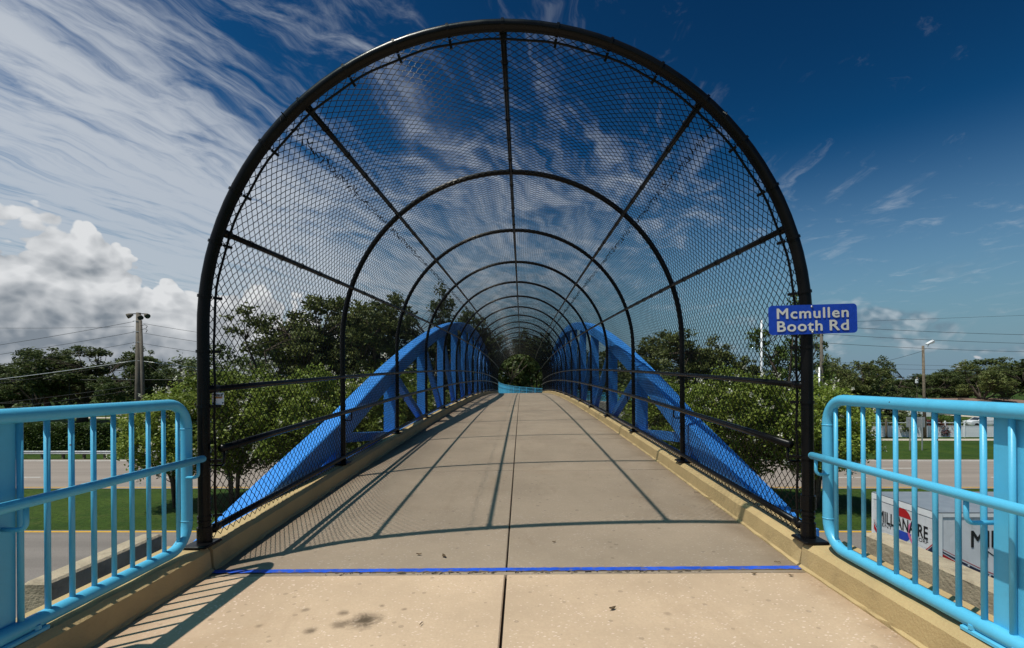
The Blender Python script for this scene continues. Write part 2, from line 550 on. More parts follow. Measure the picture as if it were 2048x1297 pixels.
def concrete_deck(name, base, fleck, aggregate, stains=(), bandy=False):
    m = bpy.data.materials.new(name); m.use_nodes = True
    g = NG(m.node_tree)
    geo = g.n('ShaderNodeNewGeometry')
    oi = g.n('ShaderNodeObjectInfo')
    co = geo.outputs['Position']
    b = Vector(base)
    n1 = g.noise(co, 1.1, 6, 0.65); n2 = g.noise(co, 70, 3, 0.6)
    c = g.mix(g.mr(n1, 0.3, 0.72), tuple(b * 0.87), tuple(b * 1.1))
    c = g.mix(g.m('MULTIPLY', g.mr(n2, 0.35, 0.7), 0.35), c, tuple(b * 0.80))
    # broom finish across the walk
    br = g.noise(g.n('ShaderNodeMapping', Vector=co, Scale=(1.5, 160, 1)).outputs[0], 1.0, 2, 0.5)
    # pale shell flecks
    vo = g.n('ShaderNodeTexVoronoi', Vector=g.n('ShaderNodeMapping', Vector=co, Rotation=(0, 0, 0.6), Scale=(1.0, 1.5, 1.0)).outputs[0], Scale=aggregate, Randomness=1.0)
    rnd = g.n('ShaderNodeSeparateColor', Color=vo.outputs['Color'])
    sz = g.mr(rnd.outputs[0], 0.55, 1.0, 0.0, 0.42, False)
    fl = g.m('MULTIPLY', g.m('LESS_THAN', vo.outputs['Distance'], sz), fleck)
    patch = g.mr(g.noise(co, 2.3, 4, 0.6), 0.38, 0.62)
    fl = g.m('MULTIPLY', fl, g.m('ADD', 0.35, g.m('MULTIPLY', patch, 0.65)))
    c = g.mix(fl, c, tuple(Vector((min(1, b.x * 1.35 + 0.05), min(1, b.y * 1.4 + 0.06), min(1, b.z * 1.55 + 0.08)))))
    vo2 = g.n('ShaderNodeTexVoronoi', Vector=co, Scale=aggregate * 0.45, Randomness=1.0)
    rnd2 = g.n('ShaderNodeSeparateColor', Color=vo2.outputs['Color'])
    pits = g.m('MULTIPLY', g.m('LESS_THAN', vo2.outputs['Distance'], g.mr(rnd2.outputs[1], 0.86, 1.0, 0.0, 0.35, False)), 0.45)
    c = g.mix(pits, c, tuple(b * 0.45))
    # rust-brown tint and pale scuffs
    st = g.noise(co, 0.8, 7, 0.7, 0.6)
    c = g.mix(g.m('MULTIPLY', g.mr(st, 0.56, 0.72), 0.35), c, (b.x * 0.72, b.y * 0.62, b.z * 0.5))
    st2 = g.noise(g.n('ShaderNodeMapping', Vector=co, Location=(9, 4, 2)).outputs[0], 1.4, 7, 0.7, 0.4)
    c = g.mix(g.m('MULTIPLY', g.mr(st2, 0.6, 0.78), 0.4), c, tuple(b * 1.3))
    warp = g.noise(co, 16.0, 6, 0.75, 0.6)
    spp = g.n('ShaderNodeSeparateXYZ', Vector=co)
    edge = g.m('ABSOLUTE', g.m('SUBTRACT', spp.outputs[0], -0.096))
    edge = g.m('ADD', edge, g.m('MULTIPLY', g.m('SUBTRACT', g.noise(co, 3.0, 6, 0.7), 0.5), 0.5))
    c = g.mix(g.m('MULTIPLY', g.mr(edge, 1.62, 1.95), 0.5), c, (b.x * 0.42, b.y * 0.36, b.z * 0.30))
    drip = g.noise(g.n('ShaderNodeMapping', Vector=co, Location=(3, 1, 0), Scale=(1.0, 0.35, 1)).outputs[0], 2.0, 6, 0.7, 0.8)
    c = g.mix(g.m('MULTIPLY', g.mr(drip, 0.54, 0.70), 0.28), c, (b.x * 0.66, b.y * 0.62, b.z * 0.58))
    for (sx, sy, r, k) in stains:
        dx = g.n('ShaderNodeVectorMath', dict(operation='DISTANCE'), _0=co)
        dx.inputs[1].default_value = (sx, sy, 0)
        sp = g.n('ShaderNodeSeparateXYZ', Vector=co)
        dd = g.m('SQRT', g.m('ADD', g.m('POWER', g.m('SUBTRACT', sp.outputs[0], sx), 2.0),
                             g.m('POWER', g.m('SUBTRACT', sp.outputs[1], sy), 2.0)))
        dd = g.m('ADD', dd, g.m('MULTIPLY', g.m('SUBTRACT', warp, 0.5), r * 2.0))
        c = g.mix(g.m('MULTIPLY', g.mr(dd, r * 1.35, r * 0.1), k), c, (0.05, 0.034, 0.02))
    c = g.n('ShaderNodeHueSaturation', Hue=0.5, Saturation=1.0, Fac=1.0, Color=c,
            Value=g.m('ADD', 0.95, g.m('MULTIPLY', oi.outputs['Random'], 0.09)))
    p = g.n('ShaderNodeBsdfPrincipled', Base_Color=c, Roughness=0.8)
    p.inputs['Specular IOR Level'].default_value = 0.25
    h = g.m('ADD', g.m('MULTIPLY', br, 0.4), g.m('MULTIPLY', n2, 0.6))
    bp = g.n('ShaderNodeBump', Height=h, Strength=0.28, Distance=0.006)
    g.set(p.inputs['Normal'], bp.outputs[0])
    g.n('ShaderNodeOutputMaterial', Surface=p)
    return m


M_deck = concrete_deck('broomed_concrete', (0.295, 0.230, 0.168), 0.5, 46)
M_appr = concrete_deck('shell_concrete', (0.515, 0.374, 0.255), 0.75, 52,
                       stains=((-0.79, 2.50, 0.085, 0.9), (-0.90, 2.46, 0.05, 0.6), (-1.02, 2.40, 0.035, 0.7), (-0.93, 2.58, 0.035, 0.6),
                               (-1.14, 2.62, 0.025, 0.5), (-0.75, 2.66, 0.018, 0.5), (-1.3, 2.45, 0.02, 0.4), (-0.62, 2.62, 0.016, 0.5), (0.75, 2.55, 0.02, 0.3)))
M_joint = pmat('joint_filler', (0.035, 0.03, 0.025), 0.9, 0.1)
M_blueplate = pmat('blue_joint_paint', (0.018, 0.085, 0.52), 0.55, 0.25, var=0.2, vscale=9, dirt=(0.16, 0.14, 0.13), dscale=24, damt=0.9)

# ------------------------------------------------------------------ bridge geometry
X0 = -0.096
Y1, BAY, NH = 3.2, 2.49, 17
YMID = Y1 + 8 * BAY
YEND = Y1 + 16 * BAY
ROLL = R(0.42)
CURB = 0.16
HALF = 1.95          # hoop half width
SPRING = 1.39        # straight post height above kerb


def zdeck(y):
    if y < Y1: return CAMZ - 1.21
    if y > YEND: return CAMZ - 1.21 - 0.060 * (y - YEND) - 0.0008 * (y - YEND) ** 2
    return CAMZ - 0.80 - 0.0064 * ((y - YMID) / BAY) ** 2


def B(x, y, z):
    """bridge point: x from the centre line, y along, z above the deck surface"""
    c, s = math.cos(ROLL), math.sin(ROLL)
    return Vector((X0 + x * c - z * s, y, zdeck(y) + x * s + z * c))


def yn(n): return Y1 + (n - 1) * BAY


# ================================================================== GROUND, ROADS
def sheet(name, x0, x1, y0, y1, z, mat, parent=None, thick=0.0):
    m = MB()
    if thick: m.box(x0, x1, y0, y1, z - thick, z)
    else: m.add([(x0, y0, z), (x1, y0, z), (x1, y1, z), (x0, y1, z)], [(0, 1, 2, 3)])
    return m.build(name, mat, parent)


def struct(o, label, cat):
    return tagged(o, label, cat, kind='structure')


ground = struct(sheet('ground', -1200, 1200, -300, 2200, 0.0, M_grass), 'green mown grass ground around the roads', 'ground')
near_road = struct(sheet('road', -300, 300, 8.6, 23.6, 0.03, M_asph2), 'grey asphalt carriageway nearest the footbridge ramp', 'road')
far_road = struct(sheet('road', -300, 300, 32.6, 44.6, 0.03, M_asph), 'pinkish asphalt carriageway beyond the grass median', 'road')


def marks(road, y, w, mat, x0, x1, dash=None, gap=None, phase=0.0):
    if dash is None:
        sheet('edge_line', x0, x1, y - w / 2, y + w / 2, 0.036, mat, road)
        return
    x = x0 + phase
    me = None
    while x < x1:
        if me is None:
            me = mesh_data('lane_dash', [(0, -w / 2, 0), (dash, -w / 2, 0), (dash, w / 2, 0), (0, w / 2, 0)], [(0, 1, 2, 3)])
        inst('lane_dash', me, mat, road, Matrix.Translation((x, y, 0.036)))
        x += dash + gap


marks(near_road, 23.35, 0.17, M_marky, -300, 300)
marks(near_road, 19.1, 0.15, M_markw, -75, 75, 3.05, 9.1, 2.2)
marks(near_road, 15.6, 0.15, M_markw, -75, 75, 3.05, 9.1, 6.0)
marks(near_road, 9.4, 0.17, M_markw, -300, 300)
marks(far_road, 33.0, 0.15, M_marky, -300, 300)
marks(far_road, 36.4, 0.15, M_markw, -90, 90, 3.05, 9.1, 3.0)
marks(far_road, 40.1, 0.15, M_markw, -90, 90, 3.05, 9.1, 9.5)
marks(far_road, 43.8, 0.18, M_markw, -300, 300)
struct(sheet('pavement', 6, 300, 58.4, 60.2, 0.03, M_walk), 'pale concrete pavement in front of the white fence', 'pavement')
struct(sheet('path', -170, -40, 92, 95.0, 0.03, M_walk), 'pale footpath beside the ball field', 'path')
struct(sheet('infield', -220, -62, 101, 121, 0.02, M_clay), 'red clay infield of the ball field', 'infield')
struct(sheet('driveway', 86, 95, 88, 101, 0.03, M_walk), 'pale driveway in front of the garage', 'driveway')

# ================================================================== FOOTBRIDGE
bridge = thing('footbridge', 'blue steel arch footbridge with concrete deck and tan kerbs', 'bridge', (X0, Y1, zdeck(Y1) - 0.5))

# deck bed (dark, shows in joints) and slabs
NB = 64
ys = np.linspace(Y1 - 0.02, YEND, NB + 1)
V = []; Fc = []
for i, y in enumerate(ys):
    V += [B(-1.9, y, -0.028), B(1.9, y, -0.028), B(1.9, y, -0.4), B(-1.9, y, -0.4)]
for i in range(NB):
    a = i * 4
    for k in range(4):
        Fc.append((a + k, a + (k + 1) % 4, a + 4 + (k + 1) % 4, a + 4 + k))
Fc += [(3, 2, 1, 0), tuple(NB * 4 + k for k in range(4))]
obj('deck_bed', V, Fc, M_joint, bridge)


def slab(parent, xa, xb, ya, yb, mat, top=0.0, th=0.035, seg=3, name='slab', gap=0.005):
    c = 0.006
    V = []; Fc = []
    yy = np.linspace(ya + gap, yb - gap, seg + 1)
    xa += gap; xb -= gap
    for i, y in enumerate(yy):
        e = c if i in (0, seg) else 0.0
        yc = y + (c if i == 0 else -c if i == seg else 0)
        V += [B(xa, y, top - th), B(xa, y, top - c), B(xa + c, yc, top), B(xb - c, yc, top), B(xb, y, top - c), B(xb, y, top - th)]
    for i in range(seg):
        a = i * 6
        for k in range(5):
            Fc.append((a + k, a + k + 1, a + 7 + k, a + 6 + k))
    Fc += [tuple(range(5, -1, -1)), tuple(seg * 6 + k for k in range(6))]
    Fc = [tuple(reversed(f)) for f in Fc]
    return obj(name, V, Fc, mat, parent)


edges = [Y1 - 0.02] + [yn(n) + 0.32 for n in range(2, 17)] + [YEND]
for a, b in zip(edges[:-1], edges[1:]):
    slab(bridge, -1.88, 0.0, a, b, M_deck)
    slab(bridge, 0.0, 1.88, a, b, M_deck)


def kerb_seg(parent, side, ya, yb, mat, seg=4, xin=1.88, xout=2.13, h=CURB, drop=-0.3, gap=0.004, name='kerb_segment', bot=None):
    prof = [(xin - 0.012, drop if bot is None else bot), (xin - 0.012, 0.008), (xin, 0.02), (xin + 0.005, h - 0.03), (xin + 0.035, h), (xout - 0.01, h + 0.003), (xout, h - 0.01), (xout, drop if bot is None else bot)]
    V = []; Fc = []
    yy = np.linspace(ya + gap, yb - gap, seg + 1)
    k = len(prof)
    for y in yy:
        for pi, (x, z) in enumerate(prof):
            e = 0.0035 if pi in (3, 4) else (0.005 if pi in (0, 1) else 0.0)
            if pi in (3, 4) and random.random() < 0.03: e = 0.011
            V.append(B(side * (x + (abs(random.gauss(0, e)) if pi in (3, 4) else random.gauss(0, e))), y, z - (abs(random.gauss(0, e)) * 0.6 if pi == 4 else 0)))
    for i in range(seg):
        for j in range(k):
            f = (i * k + j, i * k + (j + 1) % k, (i + 1) * k + (j + 1) % k, (i + 1) * k + j)
            Fc.append(f if side < 0 else tuple(reversed(f)))
    e0 = tuple(range(k)); e1 = tuple(seg * k + j for j in range(k))
    Fc += [tuple(reversed(e0)) if side < 0 else e0, e1 if side < 0 else tuple(reversed(e1))]
    return obj(name, V, Fc, mat, parent)


for side in (-1, 1):
    for a, b in zip(edges[:-1], edges[1:]):
        kerb_seg(bridge, side, a, b, M_tan, xout=2.03, seg=30 if a < 14 else 6)

# tied arches on both sides
NP = 15
NODES = [Y1 + i * (YEND - Y1) / NP for i in range(NP + 1)]
ARX = 2.142            # rib centre


def zarch(y):
    n = 1 + (y - Y1) / BAY
    return CAMZ + 2.33 - 0.0589 * (n - 9) ** 2 + 0.17 * max(0.0, abs(n - 9) - 6.9)      # top of rib


for side in (-1, 1):
    sd = 'left' if side < 0 else 'right'
    truss = thing('arch_truss', None, None, bridge.location)
    truss.parent = bridge
    truss.location = (0, 0, 0)
    ORG[truss] = Vector(bridge.location)
    W2 = 0.112
    D = 0.27
    # rib: box section following the parabola, starting inside the tie beam
    yy = np.linspace(Y1 + 0.30, YEND - 0.30, 97)
    V = []; Fc = []
    for y in yy:
        n = 1 + (y - Y1) / BAY
        sl = -0.1178 * (n - 9) / BAY
        nrm = Vector((0, -sl, 1)).normalized(); 
        top = Vector((X0 + side * ARX, y, zarch(y)))
        for (a, dpt) in ((-W2, 0.012), (-W2 + 0.012, 0), (W2 - 0.012, 0), (W2, 0.012), (W2, D - .012), (W2 - .012, D), (-W2 + .012, D), (-W2, D - .012)):
            V.append(top + Vector((a, 0, 0)) - nrm * dpt)
    for i in range(len(yy) - 1):
        for k in range(8):
            Fc.append((i * 8 + k, i * 8 + (k + 1) % 8, (i + 1) * 8 + (k + 1) % 8, (i + 1) * 8 + k))
    Fc += [tuple(range(7, -1, -1)), tuple((len(yy) - 1) * 8 + k for k in range(8))]
    obj('rib', V, [tuple(reversed(f)) for f in Fc], M_blue, truss)
    # tie beam with flanged top
    ty = np.linspace(Y1 + 0.34, YEND - 0.34, 49)
    prof = [(2.04, 0.145), (2.06, 0.147), (2.06, 0.09), (2.08, 0.09), (2.08, 0.105), (2.20, 0.105), (2.20, 0.112), (2.225, 0.112), (2.225, -0.45), (2.04, -0.45)]
    V = []; Fc = []
    k = len(prof)
    for y in ty:
        yc = min(max(y, Y1), YEND)
        for (x, z) in prof:
            p = B(side * x, yc, z); p.y = y; V.append(p)
    for i in range(len(ty) - 1):
        for j in range(k):
            f = (i * k + j, (i + 1) * k + j, (i + 1) * k + (j + 1) % k, i * k + (j + 1) % k)
            Fc.append(f if side > 0 else tuple(reversed(f)))
    Fc += [tuple(range(k)), tuple((len(ty) - 1) * k + j for j in reversed(range(k)))]
    obj('tie_beam', V, Fc, M_blue, truss)
    # hangers and diagonals
    for i in range(1, NP):
        y = NODES[i]
        zt = zarch(y) - D + 0.03
        zb = zdeck(y) + side * ARX * math.sin(ROLL) + 0.09
        if zt - zb > 0.15:
            m = MB()
            hx = X0 + side * ARX
            wl, wd, tf = 0.186, 0.26, 0.02
            # wide flange section: two flanges across, one web
            m.box(hx - wl / 2, hx + wl / 2, y - wd / 2, y - wd / 2 + tf, zb, zt)
            m.box(hx - wl / 2, hx + wl / 2, y + wd / 2 - tf, y + wd / 2, zb, zt)
            m.box(hx - 0.075, hx - 0.05, y - wd / 2 + tf, y + wd / 2 - tf, zb, zt)
            m.box(hx + 0.05, hx + 0.075, y - wd / 2 + tf, y + wd / 2 - tf, zb, zt)
            m.build('hanger', M_blue, truss)
        j = i + 1 if i <= 7 else i - 1
        if i not in (7, 8):
            y2 = NODES[j]
            p0 = Vector((X0 + side * ARX, y + (0.05 if j > i else -0.05), zarch(y) - D * 0.75))
            p1 = Vector((X0 + side * ARX, y2 - (0.12 if j > i else -0.12), zdeck(y2) + side * ARX * math.sin(ROLL) + 0.10))
            MB().beam(p0, p1, 0.12, 0.12, (1, 0, 0)).build('diagonal', M_blue, truss)
# cross beams under the deck
for i in range(0, NP + 1):
    y = NODES[i]
    MB().box(X0 - 2.04, X0 + 2.04, y - 0.1, y + 0.1, zdeck(y) - 0.62, zdeck(y) - 0.42).build('cross_beam', M_blue, bridge)

# painted joint plate at the start of the span
jp = MB()
jn = 150
V = []; Fc = []
for i in range(jn + 1):
    x = -1.87 + 3.74 * i / jn
    wob = 0.004 * math.sin(i * 2.1) + 0.003 * math.sin(i * 5.3) + random.uniform(-0.003, 0.004)
    V += [B(x, Y1 - 0.075 + wob, 0.004), B(x, Y1 - 0.026 + 0.4 * wob, 0.005)]
for i in range(jn): Fc.append((2 * i, 2 * i + 2, 2 * i + 3, 2 * i + 1))
obj('joint_plate', V, Fc, M_blueplate, bridge)

# ================================================================== APPROACH (near) and far ramp
appr = struct(MB().box(X0 - 2.10, X0 + 2.10, -8, Y1 - 0.03, 0, zdeck(0) - 0.075).build('abutment', M_wall), 'concrete abutment block below the near end of the footbridge', 'abutment')
walk = thing('approach_walk', None, None, (X0, 0, zdeck(0)))
struct(walk, 'shell aggregate concrete approach walk with tan kerbs', 'path')
V = [B(-1.9, -8, -0.03), B(1.9, -8, -0.03), B(1.9, Y1 - 0.03, -0.03), B(-1.9, Y1 - 0.03, -0.03)]
obj('joint_bed', V, [(0, 1, 2, 3)], M_joint, walk)
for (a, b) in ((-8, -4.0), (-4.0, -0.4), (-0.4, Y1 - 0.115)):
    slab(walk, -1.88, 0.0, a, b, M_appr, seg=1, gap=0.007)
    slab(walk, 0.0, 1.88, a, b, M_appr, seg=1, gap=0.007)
# mortar strip between slab and blue plate
slab(walk, -1.88, 1.88, Y1 - 0.122, Y1 - 0.07, M_deck, top=-0.002, seg=1, name='mortar_strip', gap=0.002)
mm = MB()
for i in range(110):     # crumbling joint sealant bits
    x = random.uniform(-1.35, 1.5) * (0.6 + 0.4 * random.random()); y = Y1 - 0.093 + random.gauss(0, 0.010)
    l = random.uniform(0.006, 0.04); w = random.uniform(0.003, 0.007); a = random.gauss(0, 0.5) + (1.3 if random.random() < .35 else 0)
    dx, dy = math.cos(a) * l / 2, math.sin(a) * l / 2 * 0.5
    nx, ny = -math.sin(a) * w / 2, math.cos(a) * w / 2
    z = 0.0005
    mm.add([B(x - dx - nx, y - dy - ny, z), B(x + dx - nx, y + dy - ny, z + .002), B(x + dx + nx, y + dy + ny, z + .003), B(x - dx + nx, y - dy + ny, z + .001)], [(0, 1, 2, 3)])
o = mm.build('sealant_crumbs', M_joint, walk); o['kind'] = 'stuff'
for side in (-1, 1):
    kerb_seg(walk, side, -8, -0.2, M_tan, seg=2, xout=2.17, bot=-0.45)
    kerb_seg(walk, side, -0.2, Y1 - 0.035, M_tan, seg=44, xout=2.17, bot=-0.45)

# parapet walls beside the abutment
wl = struct(MB().cbox(-4.43, -4.20, 4.39, 5.80, 0, CAMZ - 1.80, 0.02).build('parapet_wall', M_wall), 'stained concrete parapet wall below the left railing', 'wall')
wl['kind'] = 'thing'
wl = struct(MB().cbox(4.02, 4.30, 1.2, 5.85, 0, CAMZ - 1.80, 0.02).build('parapet_wall', M_wall), 'stained concrete parapet wall in front of the white truck', 'wall')
wl['kind'] = 'thing'

# far ramp: descends and bends right
fpath = [(-0.0, YEND), (0.15, YEND + 4), (0.8, YEND + 8), (2.2, YEND + 11.5), (4.6, YEND + 14), (8.5, YEND + 15.5), (16, YEND + 16.5)]


def catmull(pts, k=6):
    P = [Vector(p + (0,)) if len(p) == 2 else Vector(p) for p in pts]
    out = []
    for i in range(len(P) - 1):
        a, b, c, d = P[max(i - 1, 0)], P[i], P[i + 1], P[min(i + 2, len(P) - 1)]
        for j in range(k):
            t = j / k
            out.append(0.5 * ((2 * b) + (c - a) * t + (2 * a - 5 * b + 4 * c - d) * t * t + (3 * b - a - 3 * c + d) * t ** 3))
    out.append(P[-1])
    return out


cp = catmull(fpath, 6)
L = 0.0
rows = []
for i, p in enumerate(cp):
    t = (cp[min(i + 1, len(cp) - 1)] - cp[max(i - 1, 0)]).normalized()
    nrm = Vector((-t.y, t.x, 0))
    if i: L += (p - cp[i - 1]).length
    z = zdeck(YEND + L * 0.9)
    rows.append((Vector((X0 + p.x, p.y, z)), nrm))
V = []; Fc = []
for p, nrm in rows:
    a, b = p + nrm * 2.1, p - nrm * 2.1
    V += [a, b, (b.x, b.y, 0), (a.x, a.y, 0)]
for i in range(len(rows) - 1):
    a = i * 4
    for k in range(4): Fc.append((a + k, a + 4 + k, a + 4 + (k + 1) % 4, a + (k + 1) % 4))
Fc += [(0, 1, 2, 3)]
struct(obj('far_ramp', V, Fc, M_walk), 'concrete ramp leading down beyond the far end of the footbridge', 'ramp')


def ramp_rail(side, label):
    line = [p + nrm * (2.0 * side) for p, nrm in rows]
    t = thing('railing', label, 'railing', line[0], 'sky blue railings')
    for (dz, r, nm) in ((1.08, 0.032, 'top_rail'), (0.72, 0.024, 'handrail'), (0.12, 0.03, 'bottom_rail')):
        smooth_tube(nm, [q + Vector((0, 0, dz)) for q in line], r, M_cyan, t, 6)
    # resample
    cum = [0.0]
    for a, b in zip(line[:-1], line[1:]): cum.append(cum[-1] + (b - a).length)

    def at(s):
        for i in range(len(line) - 1):
            if cum[i + 1] >= s:
                f = (s - cum[i]) / max(cum[i + 1] - cum[i], 1e-6)
                return line[i].lerp(line[i + 1], f)
        return line[-1]
    pk = mesh_data('picket', *box_ve(0.011, 0.011, 0.96)); pk.materials.append(M_cyan)
    ps = mesh_data('post', *box_ve(0.05, 0.05, 1.1)); ps.materials.append(M_cyan)
    s = 0.0; i = 0
    while s < cum[-1]:
        q = at(s)
        if i % 14 == 0: inst('post', ps, M_cyan, t, Matrix.Translation(q))
        else: inst('picket', pk, M_cyan, t, Matrix.Translation(q + Vector((0, 0, 0.12))))
        s += 0.118; i += 1
    return t


def box_ve(hx, hy, h):
    m = MB().box(-hx, hx, -hy, hy, 0, h)
    return m.V, m.F


ramp_rail(1, 'distant sky blue railing crossing the far end of the mesh tunnel')
ramp_rail(-1, 'distant sky blue railing on the right of the far ramp')

# ================================================================== CHAIN LINK CANOPY
cage = thing('fence_canopy', 'black arched chain link canopy enclosing the footbridge walkway', 'fence', B(0, Y1, CURB))


def hoop_pt(a, off=0.0):
    """a in [0,1] along the hoop from the left foot over the top to the right foot: x, z above kerb"""
    Ls = SPRING; La = math.pi * HALF; T = 2 * Ls + La
    s = a * T
    r = HALF + off
    if s < Ls: return (-r, s)
    if s > Ls + La: return (r, T - s)
    th = math.pi - (s - Ls) / HALF
    return (r * math.cos(th), SPRING + r * math.sin(th))


HOOP_T = 2 * SPRING + math.pi * HALF


def frame_at(y, slope=0.0):
    return Matrix.Translation(B(0, y, CURB)) @ Matrix.Rotation(-ROLL, 4, 'Y') @ Matrix.Rotation(slope, 4, 'X')


hp = [Vector((hoop_pt(i / 72)[0], 0, hoop_pt(i / 72)[1])) for i in range(73)]
V, Fc = tube_geo(hp, 0.029, 12); me_h = mesh_data('hoop', V, Fc, True)
V, Fc = tube_geo(hp, 0.0365, 16); me_hf = mesh_data('hoop', V, Fc, True)
for n in range(1, 18):
    inst('hoop', me_hf if n in (1, 17) else me_h, M_black, cage, frame_at(yn(n)))
# base flanges
fl = MB().cbox(-0.075, 0.075, -0.09, 0.09, -0.001, 0.014, 0.006)
me_fl = mesh_data('base_plate', fl.V, fl.F)
for n in range(1, 18):
    for s in (-1, 1):
        inst('base_plate', me_fl, M_black, cage, frame_at(yn(n)) @ Matrix.Translation((s * HALF + 0.0, -0.02, 0.006)))
# sleeves at the front posts
V, Fc = tube_geo([Vector((0, 0, 0.02)), Vector((0, 0, 0.115))], 0.045, 16)
m = MB().add(V, Fc)
m.tube([Vector((0, 0, 0.145)), Vector((0, 0, 0.155))], 0.0425, 16)
me_sl = mesh_data('sleeve', m.V, m.F, False)
V, Fc = tube_geo([Vector((0, 0, 0.20)), Vector((0, 0, 0.29))], 0.046, 16); me_s2 = mesh_data('sleeve', V, Fc)
for s in (-1, 1):
    inst('sleeve', me_sl, M_black, cage, frame_at(Y1) @ Matrix.Translation((s * HALF, 0, 0)))
inst('sleeve', me_s2, M_black, cage, frame_at(Y1) @ Matrix.Translation((HALF, 0, 0)))

# purlins (run lengthwise), side rails
ang = {}


def long_line(x, z, y0=Y1, y1=YEND, k=64):
    return [B(x, y, CURB + z) for y in np.linspace(y0, y1, k + 1)]


for th in (19, 48.5, 90, 131.5, 161):
    a = R(180 - th)
    x, z = (HALF - 0.012) * math.cos(a), SPRING + (HALF - 0.012) * math.sin(a)
    smooth_tube('purlin', long_line(x, z), 0.0205, M_black, cage, 8)
for s in (-1, 1):
    smooth_tube('top_rail', long_line(s * (HALF - 0.02), 1.0), 0.021, M_black, cage, 10)
    smooth_tube('handrail', long_line(s * (HALF - 0.10), 0.615, Y1 + 0.02), 0.024, M_black, cage, 10)
    smooth_tube('bottom_rail', long_line(s * (HALF - 0.02), 0.085, Y1 + 0.05), 0.0235, M_black, cage, 10)
    # handrail brackets
    br = [Vector((s * (HALF - 0.02), 0, 0.50)), Vector((s * (HALF - 0.085), 0, 0.50)), Vector((s * (HALF - 0.10), 0, 0.515)), Vector((s * (HALF - 0.10), 0, 0.60))]
    V, Fc = tube_geo(br, 0.008, 6); me_b = mesh_data('bracket', V, Fc, True)
    for n in range(1, 18):
        inst('bracket', me_b, M_black, cage, frame_at(yn(n) + (0.05 if n == 1 else 0.0)))
# rail end cups on the front hoop, tie wires round the purlins
for th in (19, 48.5, 90, 131.5, 161):
    a = R(180 - th)
    x, z = (HALF - 0.012) * math.cos(a), SPRING + (HALF - 0.012) * math.sin(a)
    smooth_tube('end_cup', [B(x, Y1 + 0.03, CURB + z), B(x, Y1 + 0.095, CURB + z)], 0.0265, M_black, cage, 10)
    for y in np.arange(Y1 + 0.35, Y1 + 2 * BAY, 0.42):
        y = y + random.uniform(-.06, .06)
        c0 = B(x, y, CURB + z); o_ = Vector((math.cos(a), 0, math.sin(a))); t_ = Vector((-math.sin(a), 0, math.cos(a)))
        lp = [c0 + (o_ * math.cos(q) + t_ * math.sin(q)) * 0.0245 + Vector((0, 0.012 * q / 6.0, 0)) for q in np.linspace(0.3, 6.0, 11)]
        lp += [lp[-1] + t_ * random.uniform(.01, .03) + o_ * 0.012]
        smooth_tube('tie_wire', lp, 0.003, M_wire, cage, 5)
for s in (-1, 1):
    for (xx, zz_, rr) in ((HALF - 0.02, 1.0, 0.027), (HALF - 0.02, 0.085, 0.029)):
        smooth_tube('end_cup', [B(s * xx, Y1 + 0.035, CURB + zz_), B(s * xx, Y1 + 0.11, CURB + zz_)], rr, M_black, cage, 10)
# front tension rod and clamp bands
tr = []
for i in range(97):
    a = i / 96
    x, z = hoop_pt(a, -0.040 - 0.016 * max(0.0, math.sin((a - 0.17) / 0.66 * math.pi)) - 0.004 * math.sin(i * 1.3))
    tr.append(frame_at(Y1 + 0.05) @ Vector((x, 0, max(z, 0.06))))
smooth_tube('tension_bar', tr, 0.0075, M_black, cage, 6)
for i in range(25):
    a = (i + 0.5) / 25
    x, z = hoop_pt(a)
    x2, z2 = hoop_pt(a + 0.002)
    t = Vector((x2 - x, 0, z2 - z)).normalized()
    n_ = Vector((t.z, 0, -t.x))      # inwards
    if n_.dot(Vector((-x, 0, SPRING - z))) < 0: n_ = -n_
    c = Vector((x, 0, z))
    m = MB().tube([c - t * 0.009, c + t * 0.009], 0.0425, 14)
    m.beam(c + n_ * 0.035 + Vector((0, 0.03, 0)), c + n_ * 0.085 + Vector((0, 0.05, 0)), 0.018, 0.008, t)
    fm = frame_at(Y1)
    m.V = [fm @ Vector(v) for v in m.V]
    m.build('clamp_band', M_black, cage)

